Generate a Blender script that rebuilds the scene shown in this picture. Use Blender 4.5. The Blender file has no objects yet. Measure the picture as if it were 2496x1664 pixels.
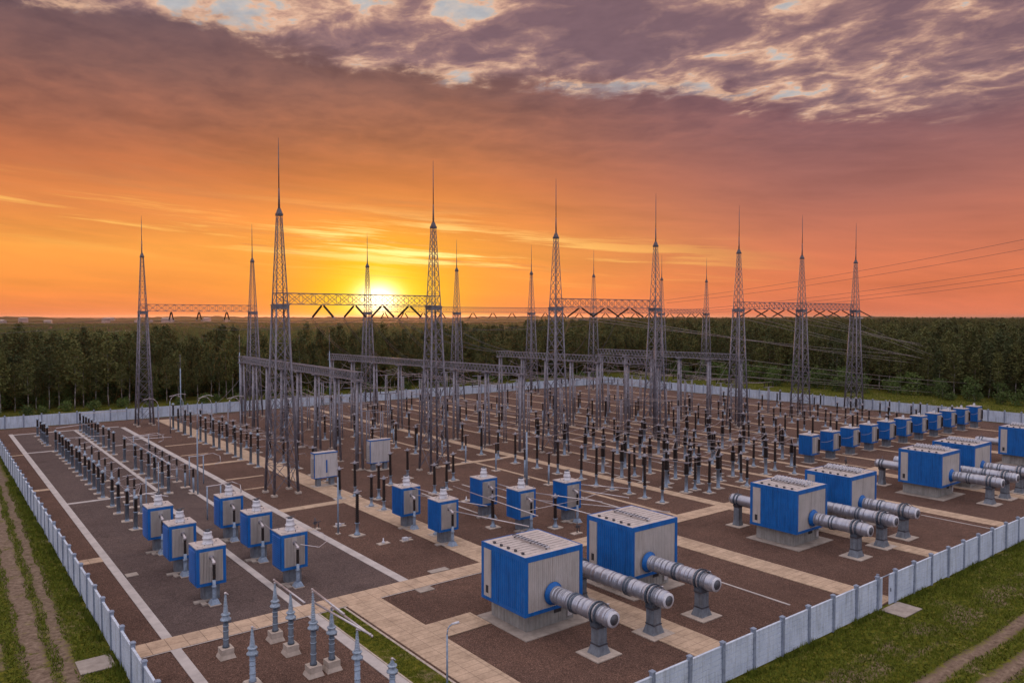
import bpy, math, random
import numpy as np
from mathutils import Vector, Matrix
R = math.radians
random.seed(7); rng = np.random.default_rng(7)
SC = bpy.context.scene
COL = SC.collection
PI = math.pi

# ------------------------------------------------------------------ camera
H = 20.0
YAW = R(37.822); PITCH = R(1.864)
cam_d = bpy.data.cameras.new('camera'); cam = bpy.data.objects.new('camera', cam_d); COL.objects.link(cam)
cam.location = (0, 0, H); cam.rotation_euler = (PI/2 - PITCH, 0, -YAW)
cam_d.sensor_width = 36; cam_d.lens = 26.80; cam_d.clip_start = .5; cam_d.clip_end = 90000
SC.camera = cam

# ------------------------------------------------------------------ materials
def newmat(name):
    m = bpy.data.materials.new(name); m.use_nodes = True
    nt = m.node_tree; b = nt.nodes['Principled BSDF']
    return m, nt, b
def N(nt, t, **kw):
    n = nt.nodes.new(t)
    for k, v in kw.items(): setattr(n, k, v)
    return n
def coords(nt, obj=False):
    if obj: return N(nt, 'ShaderNodeTexCoord').outputs['Object']
    return N(nt, 'ShaderNodeNewGeometry').outputs['Position']
def noise(nt, vec, scale, detail=4, rough=.55):
    n = N(nt, 'ShaderNodeTexNoise'); n.inputs['Scale'].default_value = scale
    n.inputs['Detail'].default_value = detail; n.inputs['Roughness'].default_value = rough
    nt.links.new(vec, n.inputs['Vector']); return n.outputs['Fac']
def ramp(nt, fac, stops):
    r = N(nt, 'ShaderNodeValToRGB'); e = r.color_ramp.elements
    while len(e) < len(stops): e.new(.5)
    for i, (p, c) in enumerate(stops):
        e[i].position = p; e[i].color = (*c, 1) if len(c) == 3 else c
    nt.links.new(fac, r.inputs[0]); return r.outputs[0]
def bump(nt, b, h, dist=.02, strength=.5):
    n = N(nt, 'ShaderNodeBump'); n.inputs['Distance'].default_value = dist; n.inputs['Strength'].default_value = strength
    nt.links.new(h, n.inputs['Height']); nt.links.new(n.outputs[0], b.inputs['Normal'])
def streaks(nt, p, col, amt, dark=(.55, .50, .46)):
    mp = N(nt, 'ShaderNodeMapping'); mp.inputs['Scale'].default_value = (3.2, 3.2, .28); nt.links.new(p, mp.inputs['Vector'])
    f = noise(nt, mp.outputs[0], 1.3, 5, .7)
    mx = N(nt, 'ShaderNodeMixRGB', blend_type='MULTIPLY'); mx.inputs[0].default_value = amt
    nt.links.new(col, mx.inputs[1]); nt.links.new(ramp(nt, f, [(.34, dark), (.52, (1, 1, 1))]), mx.inputs[2]); return mx.outputs[0]
def simple(name, c1, c2=None, rough=.55, metal=0, scale=1.5, bscale=None, detail=5, spec=.5, lo=.35, hi=.65, streak=0):
    m, nt, b = newmat(name)
    c2 = c2 or tuple(x*.75 for x in c1)
    p = coords(nt)
    f = noise(nt, p, scale, detail, .65)
    col = ramp(nt, f, [(lo, c2), (hi, c1)])
    if streak: col = streaks(nt, p, col, streak)
    nt.links.new(col, b.inputs['Base Color'])
    b.inputs['Roughness'].default_value = rough; b.inputs['Metallic'].default_value = metal
    b.inputs['Specular IOR Level'].default_value = spec
    if bscale: bump(nt, b, noise(nt, p, bscale, 3), .01, .4)
    return m
M = {}
M['steel'] = simple('galvanised_steel', (.27, .26, .30), (.15, .145, .17), .5, .3, 2.5)
M['tower'] = simple('silhouette_tower_steel', (.20, .19, .225), (.10, .095, .115), .55, .3, 2.5)  # steel darkened in colour so the towers look backlit against the sky
M['plinth'] = simple('pale_plinth_board', (.34, .325, .30), (.25, .24, .225), .7, 0, 1.2, streak=.6)
M['steel_dark'] = simple('dark_steel', (.10, .10, .12), (.05, .05, .06), .5, .4, 3)
M['rod'] = simple('rod_steel', (.12, .11, .13), (.07, .065, .08), .5, .3, 3)
M['blue'] = simple('blue_paint', (.006, .125, .42), (.004, .095, .34), .45, 0, 1.2, detail=8, spec=.3, streak=.6)
M['bluegrey'] = simple('blue_grey_paint', (.27, .345, .45), (.17, .22, .29), .5, .1, 5)
M['bluegrey_dark'] = simple('slate_blue_paint', (.085, .11, .145), (.05, .065, .09), .45, .1, 5)
M['greyblue_light'] = simple('pale_blue_porcelain', (.34, .42, .51), (.17, .22, .275), .4, 0, 6)
M['porcelain'] = simple('brown_porcelain', (.016, .008, .007), (.008, .005, .005), .4, 0, 6, spec=.22)
M['ped'] = simple('grey_support_paint', (.20, .225, .26), (.13, .15, .18), .5, .15, 3, streak=.7)
M['white'] = simple('white_enamel', (.62, .62, .66), (.45, .45, .49), .4, 0, 3)
M['concrete'] = simple('pale_concrete', (.50, .42, .355), (.35, .29, .24), .9, 0, 2.2, 30)
M['concrete2'] = simple('weathered_concrete', (.38, .325, .28), (.25, .21, .18), .9, 0, 1.3, 30)
M['silver'] = simple('grey_cladding', (.47, .43, .41), (.40, .37, .35), .5, .1, .8, streak=.35)
M['panelgrey'] = simple('smooth_grey_panel', (.52, .49, .49), (.44, .42, .42), .5, .05, .6, streak=.5)
M['lid'] = simple('pale_roof_sheet', (.56, .50, .47), (.40, .35, .33), .55, .1, 2.5, detail=7)
M['alu'] = simple('ribbed_aluminium_sheet', (.42, .43, .48), (.32, .33, .38), .33, .6, 2.2, 12, lo=.35, hi=.65)
M['alu_dark'] = simple('aluminium_band', (.12, .15, .19), (.07, .09, .12), .45, .5, 4)
M['face'] = simple('end_cover', (.10, .105, .12), (.07, .075, .09), .5, .3, 4)
M['bar'] = simple('bright_aluminium_tube', (.58, .54, .55), (.42, .38, .39), .35, .5, 3)
M['wire'] = simple('conductor_wire', (.11, .10, .10), (.075, .07, .07), .7, .1, 3)
M['wire_light'] = simple('light_conductor_wire', (.34, .28, .28), (.24, .2, .2), .7, .1, 3)
M['bark'] = simple('pale_birch_bark', (.30, .27, .24), (.10, .085, .075), .9, 0, 3)
M['stripe'] = simple('grey_concrete_strip', (.50, .455, .43), (.37, .335, .32), .9, 0, .8, 40)
M['darkvent'] = simple('dark_opening', (.03, .03, .035), None, .6)
M['housewall'] = simple('far_house_wall', (.30, .26, .26), (.2, .18, .18), .8, 0, .05)

def mat_fence():
    m, nt, b = newmat('painted_fence_panel')
    p = coords(nt); s = N(nt, 'ShaderNodeSeparateXYZ'); nt.links.new(p, s.inputs[0])
    f = noise(nt, p, .9, 6, .65); f2 = noise(nt, p, 9, 3)
    c = ramp(nt, f, [(.3, (.44, .51, .62)), (.65, (.57, .64, .75))])
    mx = N(nt, 'ShaderNodeMixRGB', blend_type='MULTIPLY'); mx.inputs[0].default_value = .35
    nt.links.new(c, mx.inputs[1]); nt.links.new(ramp(nt, f2, [(.3, (.7, .7, .7)), (.6, (1, 1, 1))]), mx.inputs[2])
    nt.links.new(streaks(nt, p, mx.outputs[0], .8, (.62, .60, .56)), b.inputs['Base Color']); b.inputs['Roughness'].default_value = .6
    bump(nt, b, f2, .02, .5)
    return m
M['fence'] = mat_fence()
M['post'] = simple('fence_post_paint', (.27, .32, .41), (.18, .21, .28), .55, .1, 3)

def mat_gravel(name, cA, cB, cC):
    m, nt, b = newmat(name); p = coords(nt)
    v = N(nt, 'ShaderNodeTexVoronoi'); v.inputs['Scale'].default_value = 9; nt.links.new(p, v.inputs['Vector'])
    f = noise(nt, p, .12, 6, .6); g = noise(nt, p, 14, 4, .8); k = noise(nt, p, 1.1, 5, .7)
    base = ramp(nt, g, [(.34, cB), (.5, cA), (.64, cC)])
    mx = N(nt, 'ShaderNodeMixRGB', blend_type='MULTIPLY'); mx.inputs[0].default_value = .9
    nt.links.new(base, mx.inputs[1]); nt.links.new(ramp(nt, f, [(.3, (.72, .70, .70)), (.5, (.95, .95, .95)), (.7, (1.15, 1.12, 1.08))]), mx.inputs[2])
    m2 = N(nt, 'ShaderNodeMixRGB', blend_type='MULTIPLY'); m2.inputs[0].default_value = .7
    nt.links.new(mx.outputs[0], m2.inputs[1]); nt.links.new(ramp(nt, v.outputs['Color'], [(.1, (.6, .6, .6)), (.8, (1.25, 1.22, 1.2))]), m2.inputs[2])
    m3 = N(nt, 'ShaderNodeMixRGB', blend_type='MULTIPLY'); m3.inputs[0].default_value = .6
    nt.links.new(m2.outputs[0], m3.inputs[1]); nt.links.new(ramp(nt, k, [(.3, (.78, .78, .78)), (.65, (1.1, 1.1, 1.1))]), m3.inputs[2])
    st = noise(nt, p, .33, 7, .72)
    m4 = N(nt, 'ShaderNodeMixRGB', blend_type='MULTIPLY'); m4.inputs[0].default_value = .8
    nt.links.new(m3.outputs[0], m4.inputs[1]); nt.links.new(ramp(nt, st, [(.30, (.55, .53, .52)), (.42, (.95, .95, .95)), (.62, (1, 1, 1)), (.74, (1.35, 1.25, 1.15))]), m4.inputs[2])
    nt.links.new(m4.outputs[0], b.inputs['Base Color']); b.inputs['Roughness'].default_value = .95; b.inputs['Specular IOR Level'].default_value = .2
    bump(nt, b, v.outputs['Distance'], .04, .8)
    return m
M['gravel'] = mat_gravel('brown_gravel', (.105, .060, .045), (.040, .022, .016), (.25, .155, .12))
M['gravel2'] = mat_gravel('grey_gravel', (.100, .072, .066), (.045, .031, .028), (.22, .165, .15))

def mat_slab(name, sx, sy, c1, c2, mortar):
    m, nt, b = newmat(name); p = coords(nt)
    t = N(nt, 'ShaderNodeTexBrick'); t.offset = 0.0; t.inputs['Scale'].default_value = 1
    t.inputs['Brick Width'].default_value = sx; t.inputs['Row Height'].default_value = sy
    t.inputs['Mortar Size'].default_value = .018; t.inputs['Mortar Smooth'].default_value = .1
    t.inputs['Color1'].default_value = (*c1, 1); t.inputs['Color2'].default_value = (*c2, 1); t.inputs['Mortar'].default_value = (*mortar, 1)
    nt.links.new(p, t.inputs['Vector'])
    f = noise(nt, p, .9, 6, .7); f2 = noise(nt, p, 7, 4, .7)
    mx = N(nt, 'ShaderNodeMixRGB', blend_type='MULTIPLY'); mx.inputs[0].default_value = .85
    nt.links.new(t.outputs['Color'], mx.inputs[1]); nt.links.new(ramp(nt, f, [(.28, (.6, .57, .54)), (.6, (1.05, 1.03, 1))]), mx.inputs[2])
    m2 = N(nt, 'ShaderNodeMixRGB', blend_type='MULTIPLY'); m2.inputs[0].default_value = .6
    nt.links.new(mx.outputs[0], m2.inputs[1]); nt.links.new(ramp(nt, f2, [(.3, (.75, .73, .72)), (.6, (1.06, 1.05, 1.04))]), m2.inputs[2])
    nt.links.new(m2.outputs[0], b.inputs['Base Color']); b.inputs['Roughness'].default_value = .9; b.inputs['Specular IOR Level'].default_value = .25
    bump(nt, b, t.outputs['Fac'], -.02, .6)
    return m
M['slab'] = mat_slab('beige_slab_paving', 1.05, 1.75, (.54, .40, .29), (.46, .345, .255), (.22, .16, .12))
M['slab2'] = mat_slab('beige_small_paving', 1.2, .6, (.52, .39, .285), (.46, .345, .25), (.31, .23, .17))

def mat_ground():
    m, nt, b = newmat('meadow_and_fields')
    L = nt.links.new
    p = coords(nt); s = N(nt, 'ShaderNodeSeparateXYZ'); L(p, s.inputs[0])
    def math_(op, a, b_=None, c=None, clamp=False):
        n = N(nt, 'ShaderNodeMath', operation=op); n.use_clamp = clamp
        for i, v in enumerate((a, b_, c)):
            if v is None: continue
            if isinstance(v, (int, float)): n.inputs[i].default_value = v
            else: L(v, n.inputs[i])
        return n.outputs[0]
    X, Y = s.outputs[0], s.outputs[1]
    n1 = noise(nt, p, .35, 6, .65); n2 = noise(nt, p, 2.6, 5, .75); n3 = noise(nt, p, .02, 5, .6); n4 = noise(nt, p, 11, 3, .7)
    grass = ramp(nt, n2, [(.30, (.020, .030, .004)), (.46, (.068, .080, .008)), (.60, (.14, .14, .016)), (.72, (.19, .16, .045))])
    gm = N(nt, 'ShaderNodeMixRGB', blend_type='MULTIPLY'); gm.inputs[0].default_value = .8
    L(grass, gm.inputs[1]); L(ramp(nt, n1, [(.3, (.65, .62, .6)), (.65, (1.25, 1.15, 1.0))]), gm.inputs[2])
    dirt = ramp(nt, n2, [(.3, (.085, .058, .040)), (.52, (.19, .135, .098)), (.7, (.30, .225, .165))])
    n6 = noise(nt, p, .8, 6, .75)
    brk = math_('MULTIPLY', math_('SUBTRACT', n6, .33), 9.0, None, True)
    # wheel ruts: left track (two ruts along Y), right track (two ruts along X)
    n5 = noise(nt, p, .11, 3, .5)
    warp = math_('MULTIPLY', math_('SUBTRACT', n5, .5), 1.3)
    fine = math_('MULTIPLY', math_('SUBTRACT', n2, .5), 3.4)
    def rut(coord, c, w, amt=1.0):
        d = math_('ABSOLUTE', math_('SUBTRACT', math_('ADD', coord, warp), c))
        d = math_('ADD', d, math_('MULTIPLY', fine, .5))
        return math_('MULTIPLY', math_('SUBTRACT', 1.0, math_('MULTIPLY', math_('SUBTRACT', d, w), 3.0), None, True), amt, None, True)
    Xl = math_('SUBTRACT', X, math_('MULTIPLY', math_('SUBTRACT', Y, 50), .018))
    outl = math_('LESS_THAN', X, 8.6)
    left = math_('MAXIMUM', rut(Xl, 4.95, .52), rut(Xl, 6.35, .34, .95))
    left = math_('MAXIMUM', left, math_('MULTIPLY', rut(Xl, 2.4, 1.0, .9), math_('MULTIPLY', math_('SUBTRACT', n1, .45), 8.0, None, True)))
    left = math_('MULTIPLY', math_('MULTIPLY', left, outl), brk)
    outr = math_('LESS_THAN', Y, 25.0)
    right = math_('MAXIMUM', rut(Y, 16.4, .30), rut(Y, 18.5, .26))
    patch = math_('MULTIPLY', rut(Y, 21.4, .9, .75), math_('MULTIPLY', math_('SUBTRACT', n1, .46), 9.0, None, True))
    right = math_('MULTIPLY', math_('MAXIMUM', right, patch), math_('MULTIPLY', outr, math_('GREATER_THAN', X, 30)))
    thin = math_('MULTIPLY', math_('SUBTRACT', math_('ADD', n1, math_('MULTIPLY', n2, .6)), .85, None, True), 5.0, None, True)
    near = math_('MULTIPLY', thin, .8)
    mask = math_('MAXIMUM', math_('MAXIMUM', left, right), near)
    mix = N(nt, 'ShaderNodeMixRGB'); L(mask, mix.inputs[0]); L(gm.outputs[0], mix.inputs[1]); L(dirt, mix.inputs[2])
    # far fields: heath and ploughed land
    far = ramp(nt, n3, [(.30, (.022, .017, .013)), (.44, (.038, .023, .019)), (.56, (.050, .029, .025)), (.70, (.030, .026, .015))])
    r = N(nt, 'ShaderNodeVectorMath', operation='LENGTH'); L(p, r.inputs[0])
    fm = math_('MULTIPLY', math_('SUBTRACT', r.outputs['Value'], 260), 1/120., None, True)
    mx = N(nt, 'ShaderNodeMixRGB'); L(fm, mx.inputs[0]); L(mix.outputs[0], mx.inputs[1]); L(far, mx.inputs[2])
    L(mx.outputs[0], b.inputs['Base Color']); b.inputs['Roughness'].default_value = 1; b.inputs['Specular IOR Level'].default_value = .1
    bump(nt, b, n2, .12, .8)
    return m
M['ground'] = mat_ground()

def mat_leaf(name, ca, cb):
    m, nt, b = newmat(name)
    oi = N(nt, 'ShaderNodeObjectInfo'); p = coords(nt)
    f = noise(nt, p, .9, 3, .7)
    a = N(nt, 'ShaderNodeMath', operation='MULTIPLY_ADD'); a.inputs[1].default_value = .45; nt.links.new(oi.outputs['Random'], a.inputs[0]); 
    mm = N(nt, 'ShaderNodeMath', operation='MULTIPLY'); mm.inputs[1].default_value = .6; nt.links.new(f, mm.inputs[0]); nt.links.new(mm.outputs[0], a.inputs[2])
    nt.links.new(ramp(nt, a.outputs[0], [(.2, cb), (.75, ca)]), b.inputs['Base Color'])
    b.inputs['Roughness'].default_value = .75; b.inputs['Specular IOR Level'].default_value = .2
    b.inputs['Subsurface Weight'].default_value = 0
    return m
M['leaf'] = mat_leaf('birch_foliage', (.112, .116, .034), (.042, .052, .017))
M['leaf_dark'] = mat_leaf('dark_foliage', (.070, .085, .030), (.028, .042, .015))
M['bush'] = mat_leaf('bush_foliage', (.095, .14, .034), (.036, .058, .016))
M['blade'] = mat_leaf('grass_blades', (.13, .15, .012), (.035, .058, .006))

# ------------------------------------------------------------------ mesh builder
class MB:
    def __init__(s): s.v = []; s.f = []; s.m = []; s.mats = []; s.sm = []
    def mi(s, mat):
        if mat not in s.mats: s.mats.append(mat)
        return s.mats.index(mat)
    def add(s, vs, fs, mat=None, smooth=False):
        o = len(s.v); s.v += [tuple(v) for v in vs]; i = s.mi(mat) if mat else 0
        for f in fs: s.f.append(tuple(a + o for a in f)); s.m.append(i); s.sm.append(smooth)
        return s
    def box(s, x0, x1, y0, y1, z0, z1, mat=None):
        v = [(x0,y0,z0),(x1,y0,z0),(x1,y1,z0),(x0,y1,z0),(x0,y0,z1),(x1,y0,z1),(x1,y1,z1),(x0,y1,z1)]
        return s.add(v, [(0,3,2,1),(4,5,6,7),(0,1,5,4),(1,2,6,5),(2,3,7,6),(3,0,4,7)], mat)
    def frustum(s, cx, cy, a0, b0, z0, a1, b1, z1, mat=None):
        v = [(cx-a0,cy-b0,z0),(cx+a0,cy-b0,z0),(cx+a0,cy+b0,z0),(cx-a0,cy+b0,z0),(cx-a1,cy-b1,z1),(cx+a1,cy-b1,z1),(cx+a1,cy+b1,z1),(cx-a1,cy+b1,z1)]
        return s.add(v, [(0,3,2,1),(4,5,6,7),(0,1,5,4),(1,2,6,5),(2,3,7,6),(3,0,4,7)], mat)
    def rod(s, p, q, r, r2=None, n=4, mat=None, cap=True):
        p = Vector(p); q = Vector(q); r2 = r if r2 is None else r2
        d = (q-p); 
        if d.length < 1e-6: return s
        d.normalize(); u = d.cross(Vector((0,0,1)))
        if u.length < 1e-3: u = Vector((1,0,0))
        u.normalize(); w = d.cross(u)
        vs = []; off = PI/4 if n == 4 else 0
        for c, rr in ((p, r), (q, r2)):
            for k in range(n):
                t = 2*PI*k/n + off; vs.append(c + u*(math.cos(t)*rr) + w*(math.sin(t)*rr))
        fs = [(k, (k+1) % n, n+(k+1) % n, n+k) for k in range(n)]
        if cap: fs += [tuple(range(n-1, -1, -1)), tuple(range(n, 2*n))]
        return s.add(vs, fs, mat, n > 5)
    def poly(s, pts, r, n=5, mat=None):
        for a, b in zip(pts, pts[1:]): s.rod(a, b, r, n=n, mat=mat)
        return s
    def lathe(s, prof, c=(0,0,0), n=12, mat=None, axis='z', smooth=True):
        vs = []; fs = []
        for (r, h) in prof:
            for k in range(n):
                t = 2*PI*k/n; a, b = math.cos(t)*r, math.sin(t)*r
                if axis == 'z': vs.append((c[0]+a, c[1]+b, c[2]+h))
                elif axis == 'y': vs.append((c[0]+b, c[1]+h, c[2]+a))
                else: vs.append((c[0]+h, c[1]+a, c[2]+b))
        for i in range(len(prof)-1):
            for k in range(n): fs.append((i*n+k, i*n+(k+1) % n, (i+1)*n+(k+1) % n, (i+1)*n+k))
        fs.append(tuple(range(n-1, -1, -1))); m_ = (len(prof)-1)*n; fs.append(tuple(m_+k for k in range(n)))
        return s.add(vs, fs, mat, smooth)
    def mesh(s, name, mat=None):
        me = bpy.data.meshes.new(name); me.from_pydata(s.v, [], s.f)
        if s.mats:
            for k in s.mats: me.materials.append(M[k])
        else: me.materials.append(M[mat])
        me.polygons.foreach_set('material_index', s.m)
        me.polygons.foreach_set('use_smooth', s.sm)
        me.update(); return me
    def build(s, name, mat=None, parent=None):
        o = bpy.data.objects.new(name, s.mesh(name, mat)); COL.objects.link(o)
        if parent: o.parent = parent
        return o

def tag(o, label=None, cat=None, group=None, kind=None):
    if label: o['label'] = label
    if cat: o['category'] = cat
    if group: o['group'] = group
    if kind: o['kind'] = kind
    return o
def empty(name, loc, rz=0):
    o = bpy.data.objects.new(name, None); COL.objects.link(o); o.location = loc; o.rotation_euler = (0, 0, rz)
    o.empty_display_size = .3; return o
def copy_tree(o, parent=None):
    c = o.copy(); COL.objects.link(c); c.parent = parent
    for ch in KIDS.get(o.name, None) or [x for x in COL.objects if x.parent == o]: copy_tree(ch, c)
    return c
KIDS = {}
def kids(o):
    KIDS[o.name] = [x for x in COL.objects if x.parent == o]
    for x in KIDS[o.name]: KIDS[x.name] = [y for y in COL.objects if y.parent == x] or None
def struct(o): o['kind'] = 'structure'; return o
ONES = ['', 'first', 'second', 'third', 'fourth', 'fifth', 'sixth', 'seventh', 'eighth', 'ninth', 'tenth', 'eleventh', 'twelfth', 'thirteenth', 'fourteenth', 'fifteenth', 'sixteenth', 'seventeenth', 'eighteenth', 'nineteenth']
TENS = ['', '', 'twenty', 'thirty', 'forty', 'fifty', 'sixty', 'seventy', 'eighty', 'ninety']
def nth(k):
    if k < 20: return ONES[k]
    if k >= 100:
        r = k - 100; return 'hundredth' if r == 0 else 'hundred-and-' + nth(r)
    t, o = divmod(k, 10)
    return TENS[t][:-1] + 'ieth' if o == 0 else TENS[t] + '-' + ONES[o]

# ------------------------------------------------------------------ setting: ground sheets
def sheet(name, x0, x1, y0, y1, z, mat, sub=1):
    b = MB(); b.add([(x0,y0,z),(x1,y0,z),(x1,y1,z),(x0,y1,z)], [(0,1,2,3)]); return struct(b.build(name, mat))
def rects(name, rs, z, mat):
    b = MB()
    for (x0, x1, y0, y1) in rs: b.add([(x0,y0,z),(x1,y0,z),(x1,y1,z),(x0,y1,z)], [(0,1,2,3)])
    return struct(b.build(name, mat))
GZ = -.03
sheet('ground', -40000, 40000, -40000, 40000, GZ, 'ground')
sheet('gravel_yard', 8.9, 160.6, 25.5, 161.9, -.008, 'gravel')
XW0, XE, YS, YN = 8.75, 160.75, 25.3, 162.1
sheet('grey_gravel_bay', 12.0, 28.2, 50.0, 153, 0.0, 'gravel2')
CR0, CR1 = 48.15, 50.1
# beige slab paths, each a few cm above gravel with real thickness
def slabbox(name, rs, z, mat, t=.05):
    b = MB()
    for (x0, x1, y0, y1) in rs: b.box(x0, x1, y0, y1, z-t, z)
    return struct(b.build(name, mat))
slabbox('cross_path', [(9.0, 160.4, CR0, CR1)], .05, 'slab')
slabbox('walkway', [(22.9, 25.5, 25.6, CR0-.002)], .054, 'slab2')
slabbox('branch_path', [(25.5, 29.0, 39.6, 42.0)], .05, 'slab2')
lp = [(35.6, 38.2, CR1, 158), (51.9, 54.3, 25.6, CR0), (65.9, 67.9, 25.6, CR0), (80.8, 82.9, 25.6, CR0), (35.7, 38.5, 25.6, CR0),
      (66.2, 67.7, CR1, 158), (95.2, 97.2, 25.6, CR0), (109.5, 111.5, 25.6, CR0), (124, 126, 25.6, CR0), (140, 142, 25.6, CR0)]
slabbox('long_paths', lp, .046, 'slab2')
thin = [(83.0, 83.9), (92.6, 93.5), (104.4, 105.2), (122.6, 123.4), (136, 136.8), (148, 148.8), (59.5, 60.0), (75.3, 75.8), (87.6, 88.1), (98.4, 98.9), (113.5, 114.1)]
slabbox('narrow_paths', [(a, b_, CR1, 157) for a, b_ in thin], .044, 'slab2')
cp = [(28.9, 35.6, 75.4, 76.7), (29.2, 35.6, 105.9, 106.9), (29.2, 33.8, 94.5, 95.0), (29.2, 32, 87.9, 88.3), (54.5, 66.2, 85.2, 86.2), (29.2, 33, 115, 115.4), (29.5, 35, 125, 125.5)]
slabbox('side_paths', cp, .042, 'slab2')
# pale concrete strips (kerb-like cable duct covers) of the left bay
slabbox('cable_duct_strips', [(11.45, 12.05, 25.6, CR0), (11.45, 12.05, CR1, 154), (19.95, 20.5, 50.1, 91.5), (20.95, 21.4, 93.5, 152.3), (28.2, 28.95, CR1, 151.6),
    (12.05, 20.9, 92.6, 93.2), (12.05, 28.2, 152.7, 153.3), (12.05, 20.9, 130.9, 131.5), (21.4, 26, 130.4, 130.8), (24.1, 24.6, 62, 92),
    (20.05, 20.75, 25.6, CR0)], .035, 'stripe')
slabbox('boundary_crossings', [(9.0, 11.45, 69.2, 70.6), (9.0, 11.45, 101.7, 102.7), (9.0, 11.45, 129.5, 130.2)], .04, 'slab')
slabbox('small_slabs', [(12.15, 13.0, 63.85, 64.7), (31.1, 32.75, 50.25, 50.95), (28.25, 29.5, 47.2, 48.05)], .05, 'concrete2')
slabbox('outside_slab', [(6.7, 8.5, 47.9, 49.9)], .04, 'concrete2')
slabbox('gate_slab', [(51.3, 53.8, 23.5, 25.15)], .05, 'concrete2')
slabbox('thin_kerb_lines', [(47.25, 47.42, 29.5, 35.5), (79.4, 79.55, 28.3, 35), (57.5, 57.7, 51.5, 66), (44.4, 44.6, 63, 74), (50.6, 50.8, 61, 75)] +
        [(x, x+.14, y, y+8) for x, y in ((69, 62), (72.3, 70), (77.5, 58), (79.8, 66), (85.5, 62), (89, 75), (98.3, 60), (101.5, 66), (107.5, 60), (112, 70))], .03, 'stripe')
slabbox('grass_kerbs', [(22.55, 22.7, 25.6, 47.9), (20.75, 20.85, 25.6, 47.9)], .07, 'concrete')
struct(MB().box(20.85, 22.55, 25.6, 47.9, -.02, .05).build('grass_strip', 'ground'))
rects('access_joint_lines', [(9.0, 40, CR0-.12, CR0-.03)], .03, 'stripe')

# ------------------------------------------------------------------ fences
def panel_mesh(L):
    b = MB(); t = .045; n = 7; hz = 2.06/n; z = .06
    for k in range(n):
        b.box(0, L, -t, t, z, z+hz-.045); z += hz
        if k < n-1: b.box(0, L, -t*.3, t*.3, z-.045, z)
    b.box(0, L, -t-.02, t+.02, z-.03, z+.03)
    return b.mesh('panel', 'fence')
def post_mesh():
    b = MB(); b.box(-.11, .11, -.11, .11, 0, 2.30); b.box(-.14, .14, -.14, .14, 2.30, 2.36); b.frustum(0, 0, .12, .12, 2.36, .05, .05, 2.42)
    b.box(-.125, .125, -.125, .125, 1.9, 1.93)
    return b.mesh('post', 'post')
PM = post_mesh()
def fence(name, p, q, label, step=2.8, first_post=True, last_post=True):
    d = Vector((q[0]-p[0], q[1]-p[1], 0)); Ln = d.length; n = max(1, round(Ln/step)); st = Ln/n
    root = empty(name, (p[0], p[1], 0), math.atan2(d.y, d.x)); tag(root, label, 'fence')
    pm = panel_mesh(st-.22)
    for k in range(n+1):
        if (k == 0 and not first_post) or (k == n and not last_post): continue
        o = bpy.data.objects.new('post', PM); COL.objects.link(o); o.parent = root; o.location = (k*st, 0, 0); o.rotation_euler = (random.uniform(-.012, .012), random.uniform(-.012, .012), 0)
    for k in range(n):
        o = bpy.data.objects.new('panel', pm); COL.objects.link(o); o.parent = root; o.location = (k*st+.11, 0, random.uniform(-.03, .02)); o.rotation_euler = (random.uniform(-.012, .012), 0, 0)
    return root
fence('perimeter_fence', (XW0, 17), (XW0, YN), 'pale panel fence on the left beside the grassy dirt track')
fence('perimeter_fence', (XW0, YN), (XE, YN), 'long pale fence along the back in front of the birch forest', first_post=False)
fence('perimeter_fence', (XE, YN), (XE, YS), 'pale fence at far right running past the row of blue transformers', first_post=False)
fence('perimeter_fence', (XW0, YS), (51.1, YS), 'near pale fence left of the open gate, foreground bottom', first_post=False)
fence('perimeter_fence', (53.6, YS), (XE, YS), 'near pale fence right of the open gate, rising to the right edge', last_post=False)
g = empty('gate', (51.1, YS, 0)); tag(g, 'pale metal gate standing open in the near fence', 'gate')
def leaf(L):
    b = MB(); b.box(0, L, -.03, .03, .05, 2.15)
    for k in range(7): b.box(.04+k*L/7, .07+k*L/7, -.045, .045, .1, 2.1)
    b.box(0, L, -.05, .05, 2.1, 2.16); return b
o = leaf(.55).build('gate_leaf', 'fence', g); o.location = (.12, 0, 0)
o2 = leaf(.75).build('gate_leaf', 'fence', g); o2.location = (1.68, 0, 0)
h = MB().box(.08, .12, -.10, -.06, .95, 1.2).build('handle', 'steel_dark', o2)
b = MB().box(.67, 1.68, -.03, .03, 2.12, 2.17); b.build('top_bar', 'post', g)
b = MB().box(.02, .12, -.08, .08, 0, 2.5); b.build('gate_post', 'post', g)

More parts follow.
